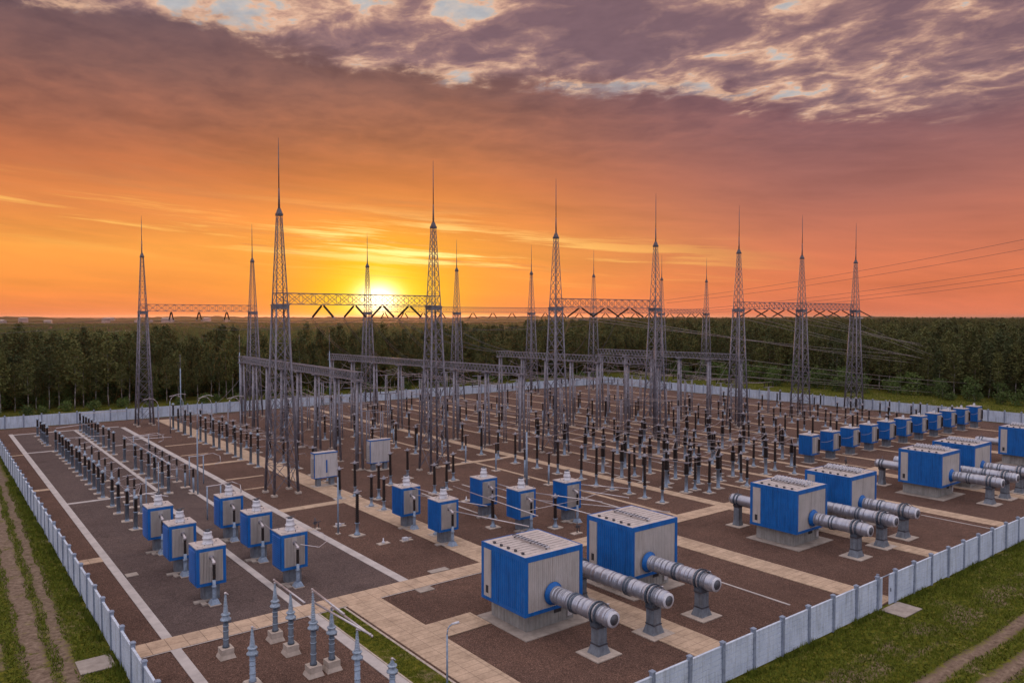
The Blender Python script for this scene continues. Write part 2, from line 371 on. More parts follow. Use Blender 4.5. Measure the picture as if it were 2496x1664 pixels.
# ------------------------------------------------------------------ lattice towers
def face_pts(w, z): return [(-w, -w, z), (w, -w, z), (w, w, z), (-w, w, z)]
def make_tower(zb=21.4, zc=31.4, zt=40.0, base=1.38, mid=.66, top=.24):
    root = empty('lattice_tower', (0, 0, 0))
    def w(z): return base+(mid-base)*z/zb if z < zb else mid+(top-mid)*(z-zb)/(zc-zb)
    for sx, sy in ((-1,-1),(1,-1),(1,1),(-1,1)):
        b = MB(); b.box(sx*base-.3, sx*base+.3, sy*base-.3, sy*base+.3, 0, .22, 'concrete')
        b.rod((sx*base, sy*base, .2), (sx*w(zb), sy*w(zb), zb), .16, .115, 6, 'tower'); b.rod((sx*w(zb), sy*w(zb), zb), (sx*top, sy*top, zc), .07, .045, 4, 'tower')
        b.build('leg', parent=root)
    b = MB(); z = .4; k = 0
    while z < zc-.3:
        h = max(.85, w(z)*2.15 if z < zb else w(z)*2.3); z2 = min(z+h, zc)
        if z < zb < z2+.35: z2 = zb
        r = .042 if z < zb else .027
        A = face_pts(w(z), z); B = face_pts(w(z2), z2)
        for i in range(4):
            j = (i+1) % 4
            b.rod(A[i], B[j], r); b.rod(A[j], B[i], r); b.rod(B[i], B[j], r*.9)
        z = z2; k += 1
    b.build('bracing', 'tower', root)
    b = MB(); c = w(zb)+.12
    b.box(-c, c, -c, c, zb-.55, zb-.1); b.box(-c-.06, c+.06, -c-.06, c+.06, zb-.12, zb-.05)
    b.build('beam_seat', 'tower', root)
    b = MB(); b.frustum(0, 0, .32, .32, zc-.1, .34, .34, zc+.15); b.frustum(0, 0, .3, .3, zc+.15, .12, .12, zc+.75); b.build('top_collar', 'rod', root)
    b = MB(); b.rod((0,0,zc+.7), (0,0,zc+3), .13, .075, 6, 'rod'); b.rod((0,0,zc+3), (0,0,zt-1), .07, .045, 6, 'rod'); b.rod((0,0,zt-1), (0,0,zt), .035, .02, 5, 'rod')
    for q in range(7): b.lathe([(.15-.01*q, 0), (.15-.01*q, .05)], (0,0,zc+.8+.3*q), 8, 'rod')
    b.build('lightning_rod', parent=root)
    kids(root); return root
fronts = [32.1, 52.4, 73.3, 94.8, 117.1, 137.6, 158.2]
backs = [32.3, 52.5, 77.8, 101.3, 124.3, 146.4, 174.3, 195.3]
YF, YB = 84.0, 152.0
fl = ['tall lattice tower at left end of front row, nearest the camera', 'tall lattice tower right beside the setting sun, front row', 'front-row lattice tower in the middle of the insulator field', 'front-row lattice tower at right end of the middle beam', 'front-row lattice tower at the left end of the long right beam', 'second lattice tower from the right edge, front row', 'rightmost lattice tower, standing behind the row of blue transformers']
bl = ['far lattice tower at the extreme left beside the birch forest', 'far lattice tower just left of the nearest tall tower', 'far lattice tower standing directly in front of the setting sun', 'far lattice tower just right of the sun and tower beside it', 'far lattice tower left of the middle front tower', 'far lattice tower right of the middle front tower', 'far lattice tower almost hidden behind the fourth front tower', 'rightmost far lattice tower at the end of the back beam']
t0 = make_tower(); t1 = make_tower(21.0, 30.9, 38.4, 1.3, .62, .23)
for i, x in enumerate(fronts):
    o = t0 if i == 0 else copy_tree(t0); o.location = (x, YF, 0); tag(o, fl[i], 'lattice tower', 'front row of lattice towers')
for i, x in enumerate(backs):
    o = t1 if i == 0 else copy_tree(t1); o.location = (x, YB, 0); tag(o, bl[i], 'lattice tower', 'back row of lattice towers')

def truss(L, hgt, wd, pitch, rc, rb, dense=False):
    """box truss along +X from 0 to L, z from -hgt to 0"""
    c = MB(); w = wd/2
    for y in (-w, w):
        for z in (0, -hgt): c.rod((0, y, z), (L, y, z), rc)
    b = MB(); n = max(2, round(L/pitch)); st = L/n
    for k in range(n):
        x0, x1 = k*st, (k+1)*st
        for y in (-w, w):
            if dense:
                b.rod((x0, y, 0), (x0+st*.5, y, -hgt), rb); b.rod((x0+st*.5, y, -hgt), (x1, y, 0), rb)
            else:
                b.rod((x0, y, 0), (x1, y, -hgt), rb); b.rod((x0, y, -hgt), (x1, y, 0), rb); b.rod((x0, y, 0), (x0, y, -hgt), rb*.8)
        for z in (0, -hgt):
            b.rod((x0, -w if k % 2 else w, z), (x1, w if k % 2 else -w, z), rb)
            b.rod((x0, -w, z), (x0, w, z), rb)
    return c, b
def beam(name, x0, x1, Y, zt, label, hgt=1.25, wd=1.1, grp='front beams'):
    root = empty(name, (x0, Y, zt)); tag(root, label, 'gantry beam', grp)
    c, b = truss(x1-x0, hgt, wd, 1.55, .06, .033)
    c.build('chord', 'tower', root); b.build('bracing', 'tower', root); return root
ZF = 22.65; ZBK = 22.25
for a, c_, lab in ((0, 1, 'steel lattice beam crossing in front of the setting sun'), (2, 3, 'steel lattice beam between the two middle front towers'), (4, 5, 'left half of the long right-hand front lattice beam'), (5, 6, 'right half of the long right-hand front lattice beam')):
    beam('lattice_beam', fronts[a]-.6, fronts[c_]-.6 if c_ < 6 and c_ == 5 and a == 4 else fronts[c_]+.6, YF, ZF, lab)
beam('lattice_beam', backs[0]-.6, backs[1]+.6, YB, ZBK, 'isolated far lattice beam at left above the birch forest', grp='back beams')
bn = ['behind the sun beam', 'just right of the sun', 'between far towers near the middle', 'behind the middle front beam', 'hidden behind the fourth front tower', 'at the far right end']
for k in range(2, 7):
    beam('lattice_beam', backs[k]-.6 if k == 2 else backs[k]+.6, backs[k+1]+.6, YB, ZBK, 'far lattice beam ' + bn[k-2] + ' on the horizon', grp='back beams')

# insulator strings under the beams
def string_mesh(L):
    b = MB(); n = int(L/.16)
    b.rod((0,0,0), (L,0,0), .03, n=5, mat='steel_dark')
    prof = []
    for k in range(n):
        h0 = .25+(L-.5)*k/n; prof += [(.05, h0), (.13, h0+.03), (.13, h0+.07), (.05, h0+.11)]
    b.lathe(prof, (0,0,0), 8, 'porcelain', axis='x')
    b.box(L-.06, L+.12, -.12, .12, -.05, .05, 'steel'); return b.mesh('insulator_string')
SM_ = string_mesh(3.3); SB_ = string_mesh(2.3)
STR_ENDS = []
def strings(xs, Y, z, me, L, where, drop, sides=(1, -1)):
    for i, x in enumerate(xs):
        for sgn in sides:
            o = bpy.data.objects.new('insulator_string', me); COL.objects.link(o); o.location = (x, Y+sgn*.15, z)
            d = Vector((0, sgn*math.cos(drop), -math.sin(drop))); o.rotation_euler = d.to_track_quat('X', 'Z').to_euler()
            side = 'rear' if sgn > 0 else 'front'
            tag(o, f'{side} insulator string, {nth(i+1)} from left, under {where}', 'insulator string', 'insulator strings under the lattice beams')
            STR_ENDS.append((x, Y+sgn*(.15+L*math.cos(drop)), z-L*math.sin(drop), sgn, where))
D0 = R(27)
strings([37.2, 41.3, 45.0, 48.8], YF, ZF-1.3, SM_, 3.3, 'the beam before the sun', D0)
strings([78.2, 83.5, 88.8], YF, ZF-1.3, SM_, 3.3, 'the middle front beam', D0)
strings([121.5, 126.8, 132.2], YF, ZF-1.3, SM_, 3.3, 'the right front beam, left half', D0)
strings([141.8, 146.8, 152.3, 159.5], YF, ZF-1.3, SM_, 3.3, 'the right front beam, right half', D0)
strings([37.2, 42.2, 47.4], YB, ZBK-1.3, SB_, 2.3, 'the isolated far left beam', R(48))
for k, xs in ((2, [82, 87, 92, 97]), (3, [106, 112, 118]), (4, [129, 135, 141]), (5, [151, 157, 163, 169]), (6, [178, 183, 188, 192])):
    strings(xs, YB, ZBK-1.3, SB_, 2.3, 'the far beam ' + bn[k-2], R(40))

# ------------------------------------------------------------------ lower portals
def portal(A, B, zt, nc, label):
    """beam from the near end B to the far end A"""
    L = math.hypot(A[0]-B[0], A[1]-B[1]); root = empty('portal_gantry', (B[0], B[1], 0), math.atan2(A[1]-B[1], A[0]-B[0])); tag(root, label, 'portal gantry', 'low portal gantries across the yard')
    c, b = truss(L, 1.05, .85, .8, .06, .034, True)
    for nm, q in (('beam_chord', c), ('beam_bracing', b)):
        o = q.build(nm, 'steel', root); o.location = (0, 0, zt)
    for k in range(nc):
        b = MB(); xx = .7+(L-1.4)*k/(nc-1)
        b.box(xx-.5, xx+.5, -.8, .8, 0, .12, 'concrete')
        for dy, dx in ((-.24, -.14), (.24, -.14), (0, .2)): b.rod((xx+dx*1.6, dy*1.9, .1), (xx+dx, dy, zt-1.25), .175, .15, 8, 'steel')
        for z in (2.2, 4.8, 7.4, 9.9): b.box(xx-.3, xx+.34, -.5+.02*z, .5-.02*z, z, z+.07, 'steel')
        b.box(xx-.42, xx+.42, -.6, .6, zt-1.27, zt-1.12, 'steel'); b.frustum(xx, 0, .25, .25, zt-1.12, .32, .32, zt-1.03, 'steel')
        b.build('column', parent=root)
    return root
PT = [((46.2, 140.5), (44.9, 89.8), 12.8, 8, 'nearest low portal gantry, left of the sun glare'), ((64.6, 142.7), (70.0, 87.2), 12.6, 8, 'long low portal gantry below the sun, second from left'),
      ((92.0, 123.2), (95.5, 83.2), 13.1, 7, 'third low portal gantry from left, behind the middle tower'), ((113.0, 115.8), (117.0, 82.7), 13.2, 6, 'farthest low portal gantry, at right above the insulator field')]
for a in PT: portal(*a)

# ------------------------------------------------------------------ insulators
def sheds(r0, r1, z0, z1, n, ri=None):
    prof = []
    for k in range(n):
        h = z0+(z1-z0)*k/n; s = (z1-z0)/n; ro = r0+(r1-r0)*k/n
        prof += [(ro*.68, h), (ro, h+s*.35), (ro, h+s*.45), (ro*.68, h+s*.7)]
    prof.append((r1*.68, z1)); return prof
def make_post(h, style):
    root = empty('post_insulator', (0, 0, 0))
    MB().box(-.5, .5, -.42, .42, 0, .08).build('base_pad', 'concrete', root)
    if style == 'left':      # blue-grey column, dark upper insulator
        zs = h*.53; c = MB(); c.frustum(0, 0, .2, .2, .07, .15, .15, .3, 'bluegrey'); c.lathe([(.18, .25), (.17, zs-.1), (.23, zs-.1), (.23, zs)], n=12, mat='bluegrey'); c.build('steel_post', parent=root)
        MB().lathe(sheds(.2, .175, zs, h-.3, 12), n=12).build('insulator', 'porcelain', root)
        c = MB(); c.lathe([(.2, h-.32), (.22, h-.22), (.2, h-.12), (.1, h-.05), (.06, h)], n=12, mat='greyblue_light'); c.box(-.28, .28, -.04, .04, h-.2, h-.15, 'bar'); c.build('cap', parent=root)
    elif style == 'field':   # slim: short light foot, long dark insulator
        zs = h*.28; c = MB(); c.lathe([(.26, .07), (.22, .2), (.12, .35), (.115, zs-.05), (.19, zs-.05), (.19, zs)], n=10, mat='bluegrey'); c.build('steel_post', parent=root)
        MB().lathe(sheds(.17, .145, zs, h-.35, 15), n=10).build('insulator', 'porcelain', root)
        c = MB(); c.lathe([(.19, h-.38), (.21, h-.3), (.12, h-.22), (.06, h)], n=10, mat='steel'); c.rod((-.4, 0, h-.22), (.4, 0, h-.22), .03, n=5, mat='bar'); c.rod((0, -.35, h-.3), (0, .3, h-.3), .022, n=5, mat='steel_dark'); c.build('cap', parent=root)
    elif style == 'tall':    # tall steel, fat dark two stage
        zs = h*.45; c = MB(); c.lathe([(.26, .07), (.17, .2), (.15, zs-.05), (.27, zs-.05), (.27, zs)], n=10, mat='bluegrey'); c.build('steel_post', parent=root)
        MB().lathe(sheds(.29, .26, zs, zs+(h-zs)*.5, 8), n=12).build('insulator', 'porcelain', root)
        MB().lathe([(.26, 0), (.26, .1)], (0, 0, zs+(h-zs)*.5), 12).build('collar', 'steel', root)
        MB().lathe(sheds(.18, .13, zs+(h-zs)*.5+.1, h-.4, 9), n=10).build('upper_insulator', 'porcelain', root)
        c = MB(); c.lathe([(.13, h-.42), (.15, h-.3), (.04, h-.2), (.025, h)], n=8, mat='steel'); c.rod((-.35, .05, h-.3), (.38, -.05, h-.25), .028, n=5, mat='bar'); c.build('cap', parent=root)
    elif style == 'grey':    # plain thin grey support with short insulator
        zs = h*.62; c = MB(); c.rod((0,0,.07), (0,0,zs), .11, n=8, mat='bluegrey'); c.build('steel_post', parent=root)
        MB().lathe(sheds(.15, .13, zs, h-.2, 8), n=10).build('insulator', 'porcelain', root)
        c = MB(); c.rod((-.5, 0, h-.15), (.5, 0, h-.1), .03, n=5, mat='bar'); c.lathe([(.1, h-.2), (.05, h)], n=8, mat='steel'); c.build('cap', parent=root)
    kids(root); return root
PROTO = {}
USED = []
def put(x, y, h, style, label, group):
    key = (style, round(h*2)/2)
    if key not in PROTO: o = PROTO[key] = make_post(key[1], style)
    else: o = copy_tree(PROTO[key])
    o.location = (x, y, 0); o.rotation_euler = (random.gauss(0, .010), random.gauss(0, .010), random.uniform(-.2, .2)); s = h/key[1]*random.uniform(.97, 1.03); kx = 1.2 if style in ('field', 'tall') else 1.0; o.scale = (kx, kx, s)
    tag(o, label, 'insulator', group); USED.append((x, y)); return (x, y, h)
ROWS = {}
def row(name, x, ys, h, style, desc, group, jit=.06):
    ys = sorted(ys); ROWS[name] = []
    for i, y in enumerate(ys):
        ROWS[name].append(put(x+random.uniform(-jit, jit), y, h*random.uniform(.97, 1.03), style, f'{nth(i+1)} insulator from camera, {desc}', group))
row('A', 15.2, [136.9, 139.7, 142.2, 144.5, 148.8], 3.2, 'left', 'short far row near the back left corner', 'insulators of the left bay')
row('B', 15.6, [77.9, 81.5, 85.3, 88.8, 93.6, 96.3, 99.2, 102.3, 105.4, 108.6, 111.6, 114.7, 118.5, 120.9, 123.7, 126.9, 130.3], 3.3, 'left', 'long left row beside the white strip', 'insulators of the left bay')
row('B2', 17.4, [84, 87, 90, 95, 99, 103, 107, 112, 117, 122], 3.1, 'grey', 'thin row just behind the long left row', 'insulators of the left bay')
row('C', 21.8, [122.2, 126, 130, 134, 137.3, 140, 142.8, 145.4, 148.1, 151.2], 3.4, 'left', 'second far row by the back left fence', 'insulators of the left bay')
row('D', 21.9, [91.6, 94.8, 98.2, 101.2, 104.9, 108.4, 115.3], 3.5, 'left', 'row under the tubes in the left bay', 'insulators of the left bay')
row('D2', 24.2, [90, 93.6, 97.4, 101, 104.6, 108, 111], 2.9, 'grey', 'thin row behind the tubes in the left bay', 'insulators of the left bay')
row('E', 35.1, [100.3, 103, 106.9, 109.5, 113, 117, 119.7, 123.5, 126.4, 132.2, 135.5, 139.9, 143.3], 4.5, 'left', 'row beside the beige path below the sun tower', 'insulators beside the beige path')
row('E2', 38.9, [86.5, 91, 96, 101, 106, 111, 116, 122, 128, 134, 140], 3.8, 'field', 'row just right of the long beige path', 'insulators beside the beige path')
for i, (x, y, h, d) in enumerate([(31.2, 63.3, 4.2, 'lone insulator on the gravel behind the middle blue transformers'), (36.0, 77.2, 3.6, 'insulator on the beige path beside the nearest grey cabinet'), (37.2, 72.1, 3.6, 'left insulator of a pair standing on the beige path'), (37.5, 69.9, 3.6, 'right insulator of a pair standing on the beige path'), (37.9, 77.3, 4.0, 'insulator right of the path, front of the nearest cabinet'), (39.4, 74.6, 4.1, 'insulator just right of the path behind the paired ones'),
        (45.6, 73.0, 3.6, 'insulator left of the second tower, behind blue transformer'), (43.9, 80.1, 4.0, 'insulator between second tower and grey cabinet'), (47.3, 82, 3.8, 'insulator under the left leg of the second tower'), (47.7, 73.8, 3.4, 'insulator right behind the first middle blue transformer'), (51.1, 77.5, 3.6, 'insulator before the second tower'),
        (37.0, 59.0, 2.9, 'short insulator between the first two middle blue transformers'), (42.6, 57.8, 3.2, 'thin insulator left of the fourth middle transformer'), (47.2, 54.1, 3.2, 'thin insulator between fourth and fifth middle transformers')]):
    put(x, y, h, 'field', d, 'insulators around the middle blue transformers')
FG = 'dark insulators of the central field'
def frow(x, ys, h, st, desc): row('F%g' % x, x, ys, h, st, desc, FG, .12)
frow(62.8, [54.4, 56.9, 59.4, 62.0, 64.6], 4.9, 'field', 'nearest field row, left of the wide beige path')
frow(63.9, [68.4, 72.7, 77, 81.5, 85.5, 89.5, 94.4, 99, 104, 110, 116, 122], 4.3, 'field', 'second part of the nearest field row')
frow(58.7, [68.6, 73, 79, 86, 92, 99, 106], 3.8, 'grey', 'thin row left of the nearest field row')
frow(70.4, [54.2, 56.2, 60.3, 65.6], 4.0, 'field', 'short row right of the beige path')
frow(73.2, [55.0, 58, 61.5, 65.6, 70, 74, 77.6, 82, 88], 5.0, 'tall', 'tall double row before the third tower')
frow(76.7, [53.6, 57.4, 62], 3.5, 'field', 'three-post row right of the tall ones')
frow(80.0, [58, 60.2, 64.8, 69, 73.5, 78, 83, 89], 4.3, 'tall', 'tall row left of the narrow path')
frow(87.5, [54.1, 56.9, 60.2, 62.5, 66.5, 70, 75, 80, 86, 92], 4.0, 'field', 'row starting near the blue transformer line')
frow(51.5, [99.4, 105, 110.9, 116, 120, 127, 133], 4.2, 'field', 'row right of the nearest portal gantry')
frow(56.8, [96, 102, 109.4, 116, 124, 131, 138, 145], 4.0, 'field', 'row between the nearest two portal gantries')
frow(76.0, [96, 101.5, 107, 113, 119, 125, 132, 139], 4.3, 'field', 'far row right of the second portal gantry')
frow(83.0, [97, 100.1, 105, 110, 115, 121.2, 128, 135, 142], 4.2, 'field', 'far row beyond the third tower')
frow(91.0, [96, 102, 108, 115, 122, 129, 136, 143, 150], 4.2, 'grey', 'grey row along the third portal gantry')
frow(100.6, [80.3, 84.8, 91.7, 95, 101.2, 104.8, 109.9, 116, 123, 131, 139], 4.6, 'field', 'row right of the third portal gantry')
frow(107.5, [66, 69.8, 72.2, 76, 80, 83.5, 88, 94, 100, 108, 116, 125], 4.2, 'field', 'row left of the fifth tower')
frow(95.6, [61, 64, 67.5, 71.2, 73.8, 78], 4.6, 'tall', 'row beside the fourth tower')
frow(102.6, [66, 69.0, 71.5, 75, 79], 3.8, 'field', 'short row behind the leftmost blue box of the long line')
frow(113.5, [63, 67, 72, 77, 83, 90, 97, 105, 113, 122, 132], 4.0, 'field', 'row before the farthest portal gantry')
frow(122.3, [65, 69, 73.8, 79.9, 86, 92, 99, 107, 116, 126], 3.9, 'field', 'row right of the farthest portal gantry')
frow(129.5, [63, 68, 74, 80.7, 88, 96, 105, 115], 3.6, 'field', 'row beyond the farthest portal gantry')
frow(135.5, [64, 69, 73.5, 79, 87, 95, 104], 3.5, 'field', 'row beside the second tower from right')
frow(142.5, [64, 69, 74, 79, 87, 96, 106], 3.4, 'field', 'row left of the rightmost tower')
frow(149.5, [63, 68, 74, 80, 88, 97], 3.3, 'field', 'last field row before the right fence')
frow(68.6, [56, 59, 62.5, 66, 69.5], 4.6, 'tall', 'tall short row on the right edge of the beige path')
frow(78.3, [55.5, 59, 63.2, 67], 3.8, 'field', 'four-post row left of the fourth narrow path')
frow(84.3, [56.2, 60, 64.5, 69, 74, 80], 4.6, 'tall', 'tall row right of the narrow path')
frow(91.4, [57, 61, 65, 70.5, 76.5, 83], 4.2, 'tall', 'tall row before the blue transformer line')
frow(155.3, [63, 69, 75, 82, 90, 100], 3.2, 'field', 'row along the right fence')

def make_support(h, arm):
    root = empty('steel_support', (0, 0, 0))
    MB().box(-.35, .35, -.35, .35, 0, .1).build('foot', 'concrete', root)
    b = MB()
    for dx in (-.16, .16): b.rod((dx*1.5, 0, .1), (dx, 0, h), .1, .085, 7)
    for k in range(int(h/1.4)): b.rod((-.2, 0, .8+k*1.4), (.2, 0, 1.4+k*1.4), .03)
    b.build('mast', 'steel', root)
    b = MB(); b.rod((-arm, 0, h-.1), (arm, 0, h-.1), .07, n=6, mat='steel')
    for dx in (-arm*.9, 0, arm*.9): b.lathe(sheds(.11, .09, h, h+.9, 6), (dx, 0, 0), 8, 'porcelain')
    b.build('cross_arm', parent=root); kids(root); return root
SUP = {}
SUPP = []
for X_, Ys, h_ in ((49.0, (96, 108, 121, 134), 7.0), (53.8, (101, 115, 128), 6.0), (60.5, (98, 111, 124, 137), 7.5), (73.0, (96, 109, 122, 135), 8.5), (79.6, (98, 112, 126, 140), 7.5), (86.8, (98, 110, 122, 134), 8.5), (99.0, (99, 112, 125), 8), (104.6, (90, 102, 114), 7.2), (110.5, (92, 104, 116), 8.5), (120.6, (88, 99, 111), 7.4), (126.6, (90, 102), 7), (66.9, (93, 104), 6.0), (91, (76, 88), 6.4), (139, (92, 104), 5.5)):
    for y_ in Ys:
        if h_ not in SUP: o = SUP[h_] = make_support(h_, 1.7)
        else: o = copy_tree(SUP[h_])
        o.location = (X_+random.uniform(-.2, .2), y_, 0); SUPP.append((X_, y_, h_))
        tag(o, f'slim steel support with cross arm, {nth(len(SUPP))} counted by line from the left', 'steel support', 'slim steel supports in the field')
# thin conductors linking the rows
def wire(pts, r, name, label, cat='wire', group=None, mat='wire', sag=0, seg=8):
    out = []
    for a, b_ in zip(pts, pts[1:]):
        a = Vector(a); b_ = Vector(b_); d = (b_-a).length
        s = sag if sag else 0
        for k in range(seg+1):
            t = k/seg; p = a.lerp(b_, t); p.z -= 4*s*t*(1-t)
            if not out or (out[-1]-p).length > 1e-4: out.append(p)
    b = MB(); b.poly(out, r, n=5, mat=mat); return tag(b.build(name), label, cat, group)
wl = {'B': 'long left row', 'C': 'second far left row', 'E': 'row beside the beige path', 'E2': 'row right of the beige path', 'F62.8': 'nearest field row', 'F63.9': 'second part of nearest field row', 'F73.2': 'tall double row', 'F80': 'tall row left of the narrow path', 'F87.5': 'row starting near the blue line', 'F76': 'far row right of second portal', 'F83': 'far row beyond third tower', 'F100.6': 'row right of third portal', 'F107.5': 'row left of fifth tower', 'F113.5': 'row before farthest portal', 'F122.3': 'row right of farthest portal', 'F51.5': 'row right of nearest portal', 'F56.8': 'row between nearest two portals'}
for k, d in wl.items():
    pts = [(x, y, h-.15) for x, y, h in ROWS[k]]
    wire(pts, .022, 'jumper_wire', f'thin wire strung along the tops of the {d}', 'wire', 'wires strung along insulator tops', 'wire_light', .12, 4)
for k, d in (('E', 'row beside the beige path'), ('E2', 'row right of the beige path'), ('F51.5', 'row right of the nearest portal'), ('D', 'row in the left bay')):
    for i, (x, y, h) in enumerate(ROWS[k]):
        b = MB()
        for dz, L0 in ((-.9, 1.5), (-1.9, 1.1)):
            b.rod((x-.2, y-.1, h+dz), (x+L0, y+.25, h+dz-.05), .035, n=6, mat='bar'); b.rod((x+L0, y+.25, h+dz-.05), (x+L0+.25, y+.3, h+dz-.5), .03, n=5, mat='wire_light')
        tag(b.build('contact_arm'), f'pair of pale contact arms, {nth(i+1)} from camera, on the {d}', 'contact arm', 'pale contact arms on insulators')
# cross-links between rows
CL = [('F62.8', 'F70.4'), ('F63.9', 'F73.2'), ('F70.4', 'F73.2'), ('F73.2', 'F80'), ('F80', 'F84.3'), ('F84.3', 'F87.5'), ('F87.5', 'F91.4'), ('F91.4', 'F95.6'), ('F95.6', 'F102.6'), ('F100.6', 'F107.5'), ('F107.5', 'F113.5'), ('F113.5', 'F122.3'), ('F122.3', 'F129.5'), ('F129.5', 'F135.5'), ('F135.5', 'F142.5'), ('E', 'E2'), ('F51.5', 'F56.8'), ('F76', 'F83'), ('D', 'D2'), ('B', 'B2')]
kk = 0
for a, b_ in zip(SUPP, SUPP[1:]):
    if a[0] != b_[0]: continue
    for dx, nm in ((-1.5, 'left'), (0, 'middle'), (1.5, 'right')):
        wire([(a[0]+dx, a[1], a[2]+.9), (b_[0]+dx, b_[1], b_[2]+.9)], .028, 'busbar_wire', f'{nm} wire strung between two slim steel supports', 'wire', 'wires between slim steel supports ' + nm, 'wire_light', .45, 6)
for a, b_ in CL:
    n = min(len(ROWS[a]), len(ROWS[b_]), 7)
    for i in range(0, n):
        p = ROWS[a][i]; q = min(ROWS[b_], key=lambda r_: abs(r_[1]-p[1])); kk += 1
        wire([(p[0], p[1], p[2]-.2), (q[0], q[1], q[2]-.2)], .03, 'jumper_wire', f'sagging light jumper wire linking two neighbouring insulator rows', 'wire', 'jumper wires between insulator rows', 'wire_light', .35, 6)

# ------------------------------------------------------------------ foreground pedestal insulators
def fore(x, y, h, label, ped=True, flange=True, slim=False):
    root = empty('pedestal_insulator', (x, y, 0)); tag(root, label, 'insulator', 'tall blue-grey insulators in the foreground')
    z = 0
    if ped:
        b = MB(); b.frustum(0, 0, .46, .46, 0, .38, .38, .22); b.box(-.36, .36, -.36, .36, .22, .58); b.build('concrete_base', 'concrete', root); z = .58
    else:
        MB().frustum(0, 0, .46, .46, 0, .38, .38, .2).build('concrete_base', 'concrete', root); z = .2
    zc = z+(h-z)*.48
    b = MB(); b.lathe([(.2, z), (.2, z+.12), (.155, z+.15), (.15, zc)], n=16, mat='bluegrey_dark' if ped else 'bluegrey')
    for q in (.3, .62, .8): b.lathe([(.175, 0), (.175, .04)], (0, 0, z+(zc-z)*q), 14, 'greyblue_light')
    b.build('column', parent=root)
    b = MB(); b.lathe([(.2, zc), (.31 if flange else .22, zc+.06), (.31 if flange else .22, zc+.12), (.22, zc+.2), (.2, zc+.34), (.27, zc+.38), (.24, zc+.44)], n=18, mat='greyblue_light'); b.box(.18, .3, -.05, .05, zc-.14, zc-.02, 'steel'); b.build('flange', parent=root)
    MB().lathe(sheds(.16, .06, zc+.44, h-.12, 13), n=14).build('insulator', 'greyblue_light', root)
    b = MB(); b.lathe([(.07, h-.12), (.08, h-.04), (.04, h)], n=10, mat='bar'); b.rod((0, 0, h-.03), (.16, -.1, h-.16), .03, n=6, mat='bar'); b.build('terminal', parent=root)
fore(13.85, 45.3, 3.85, 'leftmost pedestal insulator standing beside the pale cross path')
fore(13.9, 40.9, 3.25, 'short blue-grey insulator with wide flange at the bottom edge, left', ped=False)
fore(17.0, 45.8, 3.65, 'rear left pedestal insulator under the short white tube')
fore(17.05, 43.4, 3.7, 'pedestal insulator under the free end of the short white tube')
fore(17.0, 40.0, 4.75, 'tallest foreground insulator carrying the long white tube')
fore(18.1, 40.0, 3.6, 'pedestal insulator just right of the tallest one')
fore(18.1, 36.8, 3.4, 'right foreground insulator under the long double white tubes', ped=False, flange=True)
fore(19.6, 35.7, 1.8, 'lowest small insulator at the bottom edge beside the grass strip', ped=False)
def tube(pts, r, label, name='busbar_tube', group='white busbar tubes', n=8):
    b = MB(); b.poly(pts, r, n, 'bar')
    for p in pts: b.lathe([(r*1.0, -r), (r*1.25, 0), (r*1.0, r)], p, 8, 'bar')
    return tag(b.build(name), label, 'tube', group)
tube([(17.0, 45.95, 3.72), (17.0, 41.2, 3.72)], .055, 'short white tube resting on two rear foreground insulators')
tube([(17.0, 40.1, 4.8), (17.05, 36.2, 4.62)], .055, 'white tube at the top of the tallest foreground insulator')
tube([(17.15, 40.2, 4.0), (17.95, 35.0, 3.7)], .06, 'long white tube reaching over the grass strip in foreground')
tube([(18.1, 39.9, 3.62), (18.15, 35.2, 3.5)], .06, 'lower parallel tube just beneath the long white tube')

